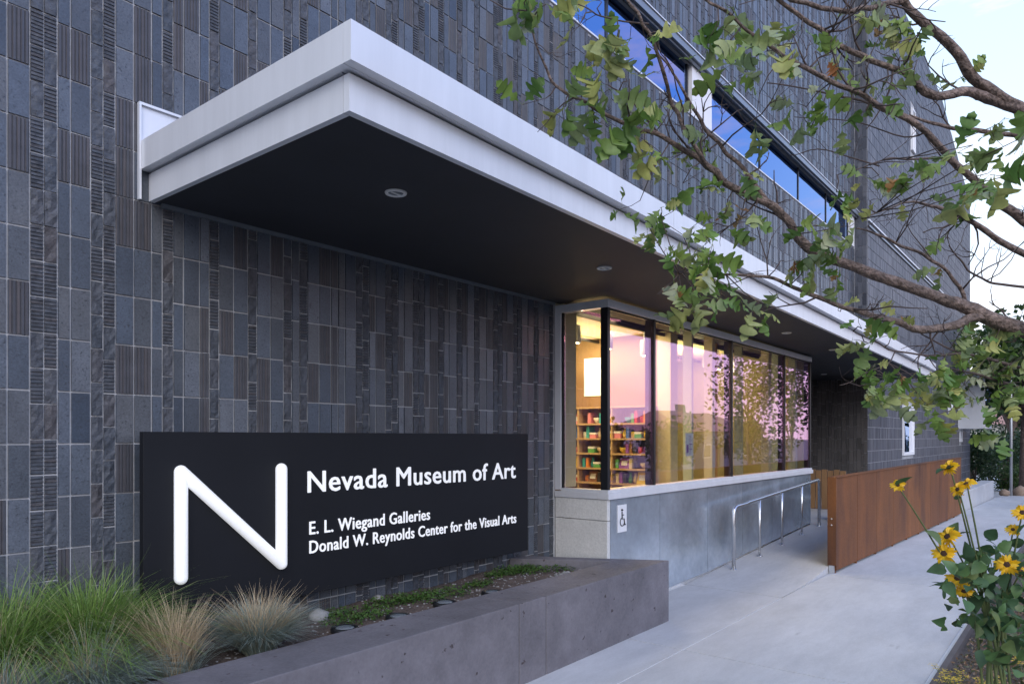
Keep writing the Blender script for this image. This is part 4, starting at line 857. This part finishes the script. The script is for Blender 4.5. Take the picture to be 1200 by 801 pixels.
branches = [  # (px, py, depth, radius px) from thick end to tip
 [(1440, 455, 4.6, 16), (1320, 425, 4.45, 15), (1200, 387, 4.25, 13), (1150, 368, 4.15, 13), (1125, 357, 4.1, 11), (1095, 347, 4.05, 9.5), (1050, 331, 4.0, 9.5), (1000, 312, 3.9, 9), (960, 297, 3.8, 8.5), (937, 280, 3.75, 8), (920, 255, 3.7, 7.5), (900, 237, 3.65, 7), (850, 215, 3.55, 6.2), (835, 197, 3.5, 6), (812, 182, 3.5, 5.2), (775, 160, 3.4, 4.2), (745, 150, 3.35, 3.8), (715, 136, 3.3, 3.4), (687, 120, 3.25, 3.2), (662, 107, 3.2, 2.8), (645, 92, 3.2, 2.4), (635, 67, 3.15, 2), (622, 32, 3.1, 1.5), (618, 12, 3.1, 1)],
 [(1150, 368, 4.15, 10), (1140, 373, 4.12, 8.5), (1112, 382, 4.05, 7.5), (1082, 386, 4.0, 7), (1050, 377, 3.9, 6), (1020, 369, 3.85, 5), (987, 359, 3.8, 4.4), (950, 345, 3.75, 3.8), (925, 334, 3.7, 3.3), (900, 325, 3.65, 2.8), (850, 322, 3.55, 2.2), (815, 318, 3.5, 1.5), (795, 322, 3.45, 1)],
 [(835, 199, 3.5, 4.5), (820, 182, 3.45, 4), (797, 140, 3.4, 3.6), (787, 120, 3.4, 3.5), (775, 75, 3.3, 3.3), (760, 42, 3.25, 3), (750, 22, 3.2, 2.8), (735, 0, 3.2, 2.5), (715, -40, 3.2, 2)],
 [(900, 237, 3.65, 5), (870, 197, 3.6, 3.8), (850, 177, 3.6, 3.6), (832, 157, 3.6, 3.3), (817, 135, 3.6, 3), (800, 105, 3.55, 2.5), (785, 80, 3.55, 2), (770, 60, 3.5, 1.5)],
 [(1445, 300, 4.6, 14), (1320, 200, 4.4, 13), (1240, 150, 4.2, 12), (1200, 130, 4.1, 11), (1162, 107, 4.0, 9.5), (1137, 85, 3.95, 9), (1112, 52, 3.9, 8), (1075, 20, 3.8, 7.5), (1060, 0, 3.75, 7), (1035, -40, 3.7, 6)],
 [(1240, 150, 4.2, 10), (1205, 132, 4.1, 9), (1157, 115, 4.0, 9), (1137, 108, 3.95, 8), (1095, 112, 3.85, 7.5), (1075, 98, 3.8, 6.5), (1060, 86, 3.75, 5.8), (1032, 75, 3.7, 5), (1010, 65, 3.65, 4.8), (980, 52, 3.6, 4.5), (957, 32, 3.55, 4), (925, 10, 3.5, 3.6), (895, -12, 3.4, 3)],
 [(1062, 2, 3.76, 5.5), (1045, 3, 3.72, 5), (1020, 9, 3.65, 4.5), (1000, 12, 3.6, 4.4), (970, 11, 3.55, 4.4), (937, 2, 3.5, 4), (910, -12, 3.4, 3.5)],
 [(1445, 400, 4.6, 11), (1320, 320, 4.4, 10), (1215, 268, 4.15, 8.5), (1175, 240, 4.05, 7.5), (1145, 213, 3.95, 6.5), (1115, 187, 3.9, 6.2), (1085, 155, 3.8, 5.5), (1055, 135, 3.7, 5.5), (1020, 117, 3.6, 4.5), (975, 95, 3.5, 4.2), (937, 77, 3.4, 3.8), (900, 54, 3.3, 3.2), (870, 30, 3.2, 2.8), (832, 2, 3.1, 2.4), (810, -20, 3.1, 2)],
 [(1440, 420, 4.6, 9), (1300, 350, 4.4, 7.5), (1215, 305, 4.2, 6), (1170, 282, 4.1, 5.4), (1140, 260, 4.0, 4.5), (1112, 247, 3.9, 4), (1095, 242, 3.85, 3), (1070, 236, 3.8, 2), (1045, 243, 3.75, 1.4), (1010, 255, 3.7, 1)],
 [(1132, 358, 4.1, 4.5), (1127, 342, 4.1, 3.5), (1120, 330, 4.05, 3.2), (1100, 309, 4.0, 3), (1075, 295, 3.95, 2.8), (1050, 285, 3.9, 2.5), (1027, 274, 3.85, 2), (1005, 268, 3.8, 1.2)],
 [(1320, 350, 4.4, 4), (1200, 336, 4.3, 2.6), (1162, 331, 4.25, 2.2), (1140, 320, 4.2, 1.8), (1125, 305, 4.2, 1.5), (1112, 287, 4.2, 1.1)],
 [(1200, 160, 4.1, 4.5), (1150, 156, 4.05, 4), (1122, 150, 4.0, 3.5), (1095, 145, 3.9, 3), (1065, 135, 3.8, 2)],
 [(1240, 440, 4.3, 4), (1137, 417, 4.1, 2.2), (1087, 416, 4.0, 1.8), (1050, 411, 3.95, 1.5), (1025, 400, 3.9, 1), (1000, 388, 3.9, .7)],
 [(1137, 417, 4.1, 1.8), (1105, 405, 4.1, 1.5), (1080, 390, 4.1, 1.2)],
 [(1050, 411, 3.95, 1.3), (1040, 425, 3.9, 1), (1010, 440, 3.8, .9), (985, 452, 3.75, .7)],
 [(775, 160, 3.4, 2), (740, 120, 3.35, 1.5), (715, 100, 3.3, 1.2)], [(760, 28, 3.25, 1.8), (730, 25, 3.2, 1.5), (700, 17, 3.1, 1.3), (678, 5, 3.1, 1)],
 [(1240, 470, 4.3, 3.5), (1190, 452, 4.2, 2.5), (1150, 440, 4.1, 2), (1110, 430, 4.0, 1.2)],
 [(1105, 185, 3.9, 2.5), (1070, 186, 3.8, 2), (1040, 187, 3.75, 1.5), (1010, 197, 3.7, 1), (980, 205, 3.7, .7)],
 [(1055, 135, 3.75, 2.5), (1010, 120, 3.9, 2), (960, 107, 3.9, 1.5), (900, 97, 3.9, 1)],
 [(1085, 155, 3.8, 1.6), (1060, 160, 3.85, 1.3), (1000, 143, 3.9, 1), (930, 138, 3.9, .7)],
 [(1030, 195, 3.8, 1.5), (1000, 185, 3.85, 1.2), (960, 175, 3.85, 1), (925, 182, 3.9, .7)],
]
bp = []
for ib, br in enumerate(branches):
    q = smooth(br, 4); pts = []; rr = []; per = ro.uniform(0, 9)
    for j, (px, py, Z, r) in enumerate(q):
        p = at(px, py, Z) + Vector((mn.noise(Vector((j * .35, per, 0))), mn.noise(Vector((j * .35, per, 5))), mn.noise(Vector((j * .35, per, 9))))) * .012
        pts.append(p); rr.append(r / FP * Z * .66)
        bp.append((p, rr[-1]))
    # finer bark relief on thick limbs
    m = MB(); m.tube(pts, rr, 12 if br[0][3] > 6 else 7, jit=.09 if br[0][3] > 6 else .04); m.obj('branch', M['bark'] if br[0][3] > 4 else M['twig'], tree)
# twigs growing at random from the branches
tw = MB(); tips = []
def grow(p, d, r, L_, dep=0):
    n = 4; pts = [p]; q = p
    for i in range(n): d = (d + rdir(ro) * .38 + Vector((0, 0, .05))).normalized(); q = q + d * L_ / n; pts.append(q)
    tw.tube(pts, [r * (1 - .6 * i / n) for i in range(n + 1)], 5)
    tips.append((q, d))
    if dep < 2:
        for _ in range(ro.choice([1, 2, 2])):
            k = ro.randrange(1, n); grow(pts[k], (d + rdir(ro) * .9).normalized(), r * .6, L_ * ro.uniform(.4, .7), dep + 1)
for _ in range(110):
    p, r = ro.choice(bp)
    if proj(p)[0] > 1260: continue
    grow(p, (rdir(ro) + Vector((-.2, .1, .25))).normalized(), min(.006, r * .5), ro.uniform(.12, .4))
tag(tw.obj('twigs', M['twig'], tree), kind='stuff')
# leaf clusters (px, py, spread px, count, depth)
cl_ = [(640, 5, 28, 8, 3.0), (680, 28, 14, 4, 3.0), (565, -5, 30, 4, 3.0), (620, -5, 14, 5, 3.0), (705, 3, 18, 6, 3.1), (745, 15, 22, 9, 3.2), (765, 38, 20, 8, 3.2), (690, 95, 18, 6, 3.2), (640, 115, 14, 4, 3.2), (662, 125, 22, 8, 3.2), (705, 115, 22, 9, 3.25), (720, 60, 12, 3, 3.2), (735, 95, 14, 5, 3.3), (745, 135, 22, 9, 3.3), (735, 165, 16, 6, 3.3), (775, 120, 18, 6, 3.4), (755, 165, 20, 7, 3.35), (800, 180, 26, 8, 3.45), (820, 150, 16, 6, 3.5), (840, 30, 30, 9, 3.1), (860, 15, 26, 9, 3.1), (875, 80, 30, 14, 3.3), (900, 60, 24, 9, 3.3), (850, 70, 14, 4, 3.2), (925, 55, 26, 9, 3.4), (940, 30, 26, 9, 3.45), (955, 60, 22, 8, 3.5), (975, 90, 24, 9, 3.5), (890, 110, 20, 6, 3.4), (945, 125, 16, 6, 3.6), (950, 150, 14, 5, 3.6), (1010, 20, 24, 8, 3.6), (1030, 45, 24, 10, 3.65), (1055, 35, 22, 9, 3.7), (1060, 60, 24, 9, 3.7), (1000, 90, 22, 8, 3.6), (1035, 100, 22, 9, 3.7), (1015, 130, 22, 8, 3.6), (990, 140, 14, 4, 3.6), (1075, 70, 16, 5, 3.8), (1125, 92, 12, 5, 4.0), (1050, 10, 20, 6, 3.65),
 (1160, 150, 26, 8, 3.3), (1190, 165, 30, 10, 3.2), (1140, 170, 18, 5, 3.3), (1150, 205, 30, 9, 3.1), (1135, 225, 20, 5, 3.0), (1185, 205, 30, 9, 3.3), (1100, 200, 32, 9, 3.3), (1070, 205, 26, 7, 3.4), (1085, 235, 18, 6, 3.5), (1060, 190, 16, 5, 3.5), (1030, 205, 20, 6, 3.6), (1020, 235, 20, 6, 3.7), (980, 225, 12, 4, 3.7), (960, 265, 26, 9, 3.5), (990, 265, 28, 9, 3.5), (975, 290, 22, 8, 3.6), (945, 285, 20, 5, 3.6), (950, 305, 16, 4, 3.6), (915, 305, 12, 5, 3.6), (800, 215, 26, 6, 3.5), (840, 220, 22, 6, 3.5), (750, 235, 24, 8, 3.5), (775, 255, 26, 11, 3.5), (800, 275, 26, 10, 3.5), (760, 265, 16, 5, 3.5), (850, 250, 24, 11, 3.55), (865, 262, 14, 5, 3.55), (885, 255, 16, 5, 3.6),
 (780, 300, 22, 10, 3.4), (800, 320, 28, 13, 3.4), (830, 315, 26, 11, 3.4), (770, 345, 22, 10, 3.4), (800, 350, 28, 14, 3.4), (825, 355, 22, 10, 3.4), (845, 345, 20, 8, 3.4), (870, 350, 24, 8, 3.4), (890, 355, 16, 4, 3.4), (840, 325, 20, 6, 3.4), (1020, 355, 18, 4, 3.8), (985, 365, 20, 5, 3.8), (1065, 370, 18, 5, 3.9), (1010, 385, 16, 4, 3.8), (1045, 392, 18, 6, 3.9), (1112, 300, 12, 4, 4.2), (1100, 270, 14, 3, 4.1),
 (1018, 402, 12, 6, 3.8), (1015, 440, 18, 9, 3.7), (1035, 440, 22, 11, 3.7), (1050, 455, 22, 10, 3.8), (1015, 450, 10, 4, 3.7), (1075, 445, 22, 10, 3.85), (1082, 470, 10, 4, 3.85), (1100, 435, 24, 10, 3.9), (1115, 445, 20, 8, 3.9), (1115, 480, 18, 8, 3.8), (1130, 450, 26, 12, 4.0), (1135, 430, 26, 12, 4.0), (1155, 420, 28, 14, 4.1), (1150, 450, 26, 12, 4.1), (1165, 440, 26, 12, 4.1), (1180, 430, 28, 14, 4.2), (1190, 455, 26, 12, 4.2), (1165, 400, 26, 10, 4.2), (1190, 400, 26, 11, 4.2), (1195, 375, 20, 6, 4.2), (1145, 400, 20, 7, 4.1), (1105, 460, 16, 5, 3.9), (1175, 465, 20, 7, 4.2)]
leaves = []
def add_leaf(p, tip, s, brown=False):
    d = (tip).normalized(); nn = (rdir(ro) * 1.1 + Vector((-.25, -.5, .45))).normalized()
    side = d.cross(nn).normalized(); nn = side.cross(d).normalized()
    Mx = Matrix((side, d, nn)).transposed().to_4x4(); Mx.translation = p
    leaves.append((Mx @ Matrix.Scale(s, 4), ro.randrange(4), brown, s / max(1, (p - EYE).dot(LK))))
stems = MB()
for (px, py, sp, n, Z) in cl_:
    n = max(2, round(n * (.41 if px < 1125 else .62)))
    c = at(px, py, Z); R_ = sp / FP * Z
    bpn = min(bp, key=lambda q: (q[0] - c).length)[0]
    mid = (bpn + c) / 2 + rdir(ro) * .02
    stems.tube([bpn, mid, c], [.0035, .0028, .002], 5)
    k = 0
    while k < n:
        # whorl of leaves at a bud
        b = c + Vector((ro.gauss(0, .55), ro.gauss(0, .7), ro.gauss(0, .55))) * R_
        stems.tube([c, (c + b) / 2 + rdir(ro) * .01, b], [.0018, .0015, .0012], 4)
        for _ in range(ro.choice([2, 3, 4])):
            d = (rdir(ro) + Vector((0, 0, -.55))).normalized(); s = ro.uniform(.085, .17) * (1.15 if Z < 3.35 else 1)
            bw = ro.random() < .035; add_leaf(b + d * .02, d, s * (.65 if bw else 1), bw); k += 1
tag(stems.obj('leaf_stems', M['twig'], tree), kind='stuff')
leaves.sort(key=lambda q: -q[3]); lst = MB(); lstb = MB()
for i, (Mx, v, br_, _) in enumerate(leaves):
    if i < 300:
        o = bpy.data.objects.new('leaf', lmb if br_ else lm_[v][0]); C.objects.link(o); o.parent = tree; o.matrix_parent_inverse = Matrix.Translation(-tree.location); o.matrix_basis = Mx
    else: (lstb if br_ else lst).add((lm_[v][1], OL[1], None), Mx)
lst.m = [0] * len(lst.f); b0 = len(lst.f); off = len(lst.v); lst.v += lstb.v; lst.f += [tuple(i + off for i in f) for f in lstb.f]; lst.m += [1] * len(lstb.f); lst.sm = [True] * len(lst.f)
tag(lst.obj('foliage', [M['oak'], M['oakbrown']], tree), kind='stuff')

# generic small tree / shrub: crown of leaf quads
def crown(mb, c, rad, n, s, rs_, clumps=14):
    cs = []
    for _ in range(clumps):
        d = rdir(rs_); cs.append((Vector(c) + Vector((d.x * rad[0], d.y * rad[1], d.z * rad[2])) * rs_.uniform(.3, .85), rs_.uniform(.25, .5)))
    for _ in range(n):
        cc, k = rs_.choice(cs); d = rdir(rs_) * rs_.random() ** .4
        p = cc + Vector((d.x * rad[0], d.y * rad[1], d.z * rad[2])) * k
        nn = rdir(rs_); u = nn.cross(rdir(rs_)).normalized(); leafquad(mb, p, nn, u, s * rs_.uniform(.6, 1.3), s * .32)
    return cs
def small_tree(x, y, z0, h, cr, n, s, mt, label, group=None, bend=0, tr=.12, seed=1):
    rs_ = random.Random(seed); t = thing('tree', label, 'tree', (x, y, z0), group)
    m = MB(); top = Vector((x + bend, y, z0 + h * .75)); m.tube([(x, y, z0 - .1), (x + bend * .1, y, z0 + h * .2), (x + bend * .5, y, z0 + h * .5), top], [tr, tr * .8, tr * .6, tr * .25], 10, jit=.05); 
    c = Vector((x + bend * .8, y, z0 + h * .68)); lf = MB(); cs = crown(lf, c, cr, n, s, rs_, 22)
    m.obj('trunk', M['bark'], t)
    for cc, k in cs[:14]:
        b = MB(); st_ = Vector((x + bend * .4, y, z0 + h * rs_.uniform(.3, .55))); mid = (st_ + cc) / 2 + rdir(rs_) * .15; b.tube([st_, mid, cc], [tr * .4, tr * .22, tr * .06], 6); b.obj('limb', M['bark'], t)
    lf.obj('crown', M[mt], t); return t
small_tree(34.5, 1.9, -.55, 8.0, (3.2, 2.6, 2.6), 5200, .28, 'farleaf', 'street tree with brown trunk beyond the museum at the right edge', 'street trees', tr=.24, seed=4)
small_tree(48, 3.2, -.9, 8.5, (3.4, 3.4, 2.4), 3500, .35, 'farleaf', 'farther street tree showing behind the pole against the pale sky', 'street trees', tr=.25, seed=6)
for i, (x, y, h, dsc) in enumerate([(24.2, -1.6, 5.4, 'nearest kerbside tree, mirrored in the shop window'), (28.5, -1.5, 5.8, 'middle kerbside tree, mirrored in the last panes of the shop window'), (36, -1.8, 6.5, 'farthest kerbside tree, down the street')]):
    small_tree(x, y, gz(x), h, (1.5, 1.3, 1.9), 1500, .17, 'darkleaf', dsc, 'kerbside trees', tr=.07, seed=10 + i)
# shrubs at the end of the path
for i, (x, y, rx, h, dsc) in enumerate([(38.6, 4.0, 1.2, 3.0, 'dark evergreen shrub touching the end of the brick wing'), (41.0, 3.2, 1.6, 3.4, 'tall dark evergreen shrub under the pink roof'), (43.5, 2.0, 1.7, 2.9, 'broad green shrub left of the pole'), (46.5, 1.4, 1.8, 2.9, 'dark shrub behind the pole at the right edge'), (37.5, 2.6, .8, 1.5, 'low bright green shrub at the end of the pale wall'), (50, 4.5, 2.6, 4.2, 'big dark shrub farthest back below the house'), (52, 1.0, 2.6, 3.6, 'wide shrub farthest right behind the street tree')]):
    rs_ = random.Random(60 + i); t = thing('shrub', dsc, 'shrub', (x, y, -.8), 'shrubs at the end of the path'); z0 = -.8
    m = MB(); 
    for a in range(5): m.tube([(x + rs_.uniform(-.15, .15), y + rs_.uniform(-.15, .15), z0), (x + rs_.uniform(-.5, .5) * rx, y + rs_.uniform(-.5, .5) * rx, z0 + h * .7)], [.04, .015], 5)
    m.obj('stem', M['bark'], t); lf = MB(); crown(lf, (x, y, z0 + h * .52), (rx, rx, h * .5), 2600, .16 if i != 4 else .1, rs_, 26); lf.obj('foliage', M['hedge'] if i != 4 else M['farleaf'], t)
for i, (x, y, rr_, h, dsc) in enumerate([(19, -15, 2.6, 3.2, 'nearest broad dark bush on the far verge across the street'), (27, -16, 3.0, 4.2, 'second broad dark bush on the far verge across the street'), (36, -15, 3.0, 3.4, 'third broad dark bush on the far verge across the street'), (47, -16, 3.4, 4.6, 'fourth broad dark bush on the far verge across the street'), (60, -15, 4.2, 4.6, 'farthest broad dark bush on the far verge across the street')]):
    rs_ = random.Random(90 + i); t = thing('shrub', dsc, 'shrub', (x, y, -.5), 'bushes on the far verge'); z0 = -.2 - .02 * max(0, x - 9.8)
    m = MB(); m.tube([(x, y, z0 - .1), (x + .2, y, z0 + h * .6)], [.12, .04], 6); m.obj('stem', M['bark'], t); lf = MB(); crown(lf, (x, y, z0 + h * .5), (rr_, rr_ * .8, h * .5), 2200, .34, rs_, 24); lf.obj('foliage', M['darkleaf'], t)
# boulders near trunk
for (x, y, s, dsc) in [(33.3, 2.0, .42, 'larger tan boulder at the foot of the far tree'), (32.6, 2.45, .25, 'smaller tan boulder beside the far tree')]:
    m = MB(); rs = random.Random(int(x * 10)); stone_at(m, x, y, gz(x) + .1, s); tag(m.obj('boulder', mat('tan_rock', (.33, .24, .18), .9, 0, [(4, .7, 1.2)])), dsc, 'boulder')
pole = MB(); p0 = at(1185, 564, 27); pole.tube([(p0.x, p0.y, -.6), (p0.x - .02, p0.y, 1.6), (p0.x - .12, p0.y, 6.0)], [.05, .045, .035], 10); pole.tube([(p0.x - .12, p0.y, 5.95), (p0.x - .1, p0.y - .8, 6.1)], [.03, .025], 8); pole.box((p0.x - .2, p0.y - 1.2, 6.05), (p0.x, p0.y - .8, 6.14))
tag(pole.obj('lamp_post', M['galv']), 'thin pale street lamp post beyond the end of the museum', 'lamp post')
# houses
def house(x, y, z0, w_, d_, h, rh, wm, rm, label, seed=0, rot=0):
    t = thing('house', label, 'house', (x, y, z0), 'houses around the museum')
    m = MB(); m.box((x - w_ / 2, y - d_ / 2, z0), (x + w_ / 2, y + d_ / 2, z0 + h)); m.obj('wall', M[wm], t)
    m = MB(); e = .45; m.hexa([(x - w_ / 2 - e, y - d_ / 2 - e, z0 + h), (x + w_ / 2 + e, y - d_ / 2 - e, z0 + h), (x + w_ / 2 + e, y + d_ / 2 + e, z0 + h), (x - w_ / 2 - e, y + d_ / 2 + e, z0 + h)], [(x - w_ / 2 + 1, y - .1, z0 + h + rh), (x + w_ / 2 - 1, y - .1, z0 + h + rh), (x + w_ / 2 - 1, y + .1, z0 + h + rh), (x - w_ / 2 + 1, y + .1, z0 + h + rh)]); r_ = m.obj('roof', M[rm], t)
    m = MB(); m.box((x - .5, y - .4, z0 + h + rh * .5), (x + .1, y + .2, z0 + h + rh + .7)); m.obj('chimney', M['stone'], r_)
    m = MB(); m.box((x - w_ / 2 - e, y - d_ / 2 - e - .03, z0 + h - .2), (x + w_ / 2 + e, y - d_ / 2 - e, z0 + h)); m.obj('fascia_board', M['white'], r_)
    for sy in (-1, 1):
        for k in (-.3, .05, .34):
            m = MB(); yy = y + sy * (d_ / 2 + .02); m.box((x + k * w_ - .65, yy - .04, z0 + 1.0), (x + k * w_ + .65, yy + .04, z0 + 2.2)); f = m.obj('window', M['white'], t)
            m = MB(); m.box((x + k * w_ - .55, yy - .055, z0 + 1.1), (x + k * w_ + .55, yy + .055, z0 + 2.1)); m.obj('pane', M['dark'], f)
    for k in (-.25, .25):
        m = MB(); xx = x - w_ / 2 - .02; m.box((xx - .04, y + k * d_ - .6, z0 + 1.0), (xx + .04, y + k * d_ + .6, z0 + 2.2)); f = m.obj('window', M['white'], t)
        m = MB(); m.box((xx - .055, y + k * d_ - .5, z0 + 1.1), (xx + .055, y + k * d_ + .5, z0 + 2.1)); m.obj('pane', M['dark'], f)
    m = MB(); m.box((x - w_ * .14 - .5, y + d_ / 2, z0), (x - w_ * .14 + .45, y + d_ / 2 + .05, z0 + 2.1)); m.obj('door', M['wood'], t)
house(78, 8.5, -1.2, 16, 11, 4.0, 3.0, 'housew', 'roofp', 'cream house with pink shingled roof beyond the shrubs')
house(24, -24, -.6, 14, 8, 3.0, 1.9, 'houseg', 'roofg', 'low grey house across the street, mirrored in the shop glass')
house(43, -26, -.9, 12, 8, 3.2, 2.0, 'housew', 'roofg', 'cream house with grey roof farther along across the street')
house(6, -24, -.2, 13, 8, 3.0, 1.8, 'housew', 'roofg', 'cream bungalow straight across the street from the sign')
house(66, -24, -1.1, 14, 9, 3.4, 2.0, 'houseg', 'roofp', 'grey house with pink roof at the far end across the street')

# ------------------------------------------------------------ sunflowers
sf_ = thing('sunflower_plant', 'wild sunflower plant with yellow blooms in the right foreground bed', 'plant', (at(1180, 700, 2.9).x, at(1180, 700, 2.9).y, 0))
rs = random.Random(9)
def heart_leaf():
    half = [(0, 0), (.16, -.02), (.33, .10), (.40, .28), (.34, .48), (.22, .70), (.09, .90), (0, 1)]
    vs = []; fs = []
    for x, y in half: z = -.35 * (y - .3) ** 2; vs += [(0, y if y > 0 else 0, z), (x, y, z + .22 * x), (-x, y, z + .22 * x)]
    for i in range(len(half) - 1): a = 3 * i; fs += [(a, a + 1, a + 4, a + 3), (a, a + 3, a + 5, a + 2)]
    return vs, fs
hv, hf = heart_leaf(); m = MB(); m.add((hv, hf, None), Matrix.Identity(4)); hleaf = m.mesh('leaf', M['sunleaf'])
def petals_mesh(nm=19):
    m = MB()
    for k in range(nm):
        a = 2 * math.pi * k / nm; Rm = Matrix.Rotation(a, 4, 'Z'); tw_ = rs.uniform(-.2, .2); l = rs.uniform(.75, 1.1)
        vs = [(.2, -.07, 0), (.2, .07, 0), (.55 * l, -.15, .05 + tw_), (.55 * l, .15, .05 - tw_), (.85 * l, -.11, .0 + tw_ * 1.5), (.85 * l, .11, .0 - tw_), (1.05 * l, 0, -.1 - abs(tw_))]
        m.add((vs, [(0, 2, 3, 1), (2, 4, 5, 3), (4, 6, 5)], None), Rm)
    return m.mesh('petals', M['petal'])
pm = petals_mesh(); dm_ = MB(); dm_.lathe((0, 0, -.06), [(.12, -.05), (.27, .02), (.29, .06), (.22, .11), (.08, .13)], 16); dmesh = dm_.mesh('flower_disc', M['disc'])
gm = MB(); gm.lathe((0, 0, -.2), [(.06, -.1), (.2, 0), (.38, .1), (.34, .13)], 12); gmesh = gm.mesh('calyx', M['sunleaf'])
def put(name, me, Mx, par):
    o = bpy.data.objects.new(name, me); C.objects.link(o); o.parent = par; o.matrix_parent_inverse = Matrix.Translation(-sf_.location) if par == sf_ else Matrix.Identity(4); o.matrix_basis = Mx; return o
def orient(p, nrm, s):
    nrm = Vector(nrm).normalized(); q = nrm.to_track_quat('Z', 'Y'); return Matrix.Translation(p) @ q.to_matrix().to_4x4() @ Matrix.Scale(s, 4)
tocam = lambda p: (EYE - p).normalized()
heads = [(1180, 661, 2.75, (0, 0, .1), .050), (1110, 628, 2.8, (.2, .6, .4), .056), (1106, 648, 2.8, (-.8, .3, .1), .052), (1122, 677, 2.85, (-.5, .2, .8), .052), (1130, 692, 2.85, (.4, 0, -.5), .048), (1052, 568, 2.7, (-.9, 0, .9), .032), (1112, 547, 2.75, (-.6, .8, .6), .040), (1132, 566, 2.75, (.4, .5, .9), .042), (1122, 573, 2.75, (-.6, .9, .4), .036), (1198, 600, 2.75, (.3, 0, .2), .042), (1187, 620, 2.8, (-.6, 0, .9), .032), (1196, 668, 2.85, (.9, 0, .4), .045)]
basepts = [at(px, 1010, 2.95) for px in (1150, 1175, 1195, 1215)]
stem_pts = []
for i, (px, py, Z, off, s) in enumerate(heads):
    p = at(px, py, Z); n_ = (tocam(p) + Vector(off)).normalized(); b = basepts[i % 4] + rdir(rs) * .03; b.z = -.03
    end = p - n_ * s * .25; midp = at(1170 + (px - 1170) * .25, 720, 2.9)
    q = [Vector(v) for v in smooth([tuple(b), tuple((b + midp) / 2), tuple(midp), tuple((midp + end) / 2 + Vector((0, 0, .02))), tuple(end)], 4)]
    m = MB(); m.tube(q, [.007 - .0045 * j / (len(q) - 1) for j in range(len(q))], 6); m.obj('stem', M['sunstem'], sf_)
    stem_pts += q[5:]
    Mx = orient(p, n_, s * .86); h_ = put('flower_head', dmesh, Mx, sf_)
    for nm_, me_ in (('petals', pm), ('calyx', gmesh)): o = bpy.data.objects.new(nm_, me_); C.objects.link(o); o.parent = h_; 
    q2 = q[len(q) // 2:]
    for _ in range(3):
        lp = rs.choice(q2); d = (rdir(rs) + Vector((0, 0, .1))).normalized(); nn = (rdir(rs) * .5 + Vector((0, 0, 1))).normalized(); side = d.cross(nn).normalized(); nn = side.cross(d)
        Mx = Matrix((side, d, nn)).transposed().to_4x4(); Mx.translation = lp; put('leaf', hleaf, Mx @ Matrix.Scale(rs.uniform(.05, .085), 4), sf_)
for _ in range(288):
    px = min(1290, max(1108, rs.gauss(1178, 38))); py = rs.uniform(630, 785) if px > 1150 else rs.uniform(650, 735)
    if py > 735 and px < 1150: continue
    lp = at(px, py, rs.uniform(2.65, 3.15)); d = (rdir(rs) + Vector((0, 0, -.25))).normalized(); nn = (rdir(rs) * 1.1 + Vector((-.2, -.2, .6))).normalized(); side = d.cross(nn).normalized(); nn = side.cross(d)
    Mx = Matrix((side, d, nn)).transposed().to_4x4(); Mx.translation = lp; put('leaf', hleaf, Mx @ Matrix.Scale(rs.uniform(.03, .078), 4), sf_)
# bed plants: dry stuff + yarrow
dr = MB()
for _ in range(26000):
    x = rs.uniform(3.2, 10); y = rs.uniform(-1.2, .78); p = Vector((x, y, gz(x) - .03 + rs.random() ** 1.6 * (.06 + .2 * abs(mn.noise(Vector((x * 3, y * 3, 1))))))); nn = rdir(rs); leafquad(dr, p, nn, nn.cross(rdir(rs)).normalized(), rs.uniform(.015, .04), .007)
tag(dr.obj('dry_flowers', M['dryflower']), kind='stuff')
for (px, py, dsc) in [(1118, 786, 'yellow yarrow clump at the bed edge nearest the sidewalk'), (1112, 797, 'yellow yarrow clump at the bottom edge of the picture'), (1160, 800, 'yellow yarrow clump below the sunflower leaves'), (1198, 778, 'yellow yarrow clump at the lower right corner')]:
    p = atz(px, py, .12); t = thing('yarrow_plant', dsc, 'flower', (p.x, p.y, -.02), 'yellow yarrow clumps'); st_ = MB(); fl = MB()
    for _ in range(9):
        q = p + Vector((rs.gauss(0, .06), rs.gauss(0, .06), rs.uniform(-.02, .03))); st_.tube([(p.x, p.y, -.03), q], .002, 4)
        for _ in range(26): a = rs.uniform(0, 6.28); r_ = rs.random() ** .5 * .03; leafquad(fl, q + Vector((r_ * math.cos(a), r_ * math.sin(a), rs.uniform(0, .006))), (Vector((0, 0, 1)) + rdir(rs) * .4).normalized(), Vector((math.cos(a), math.sin(a), 0)), .012, .005)
    st_.obj('stem', M['sunstem'], t); tag(fl.obj('flower_cluster', M['yarrow'], t), kind='stuff')
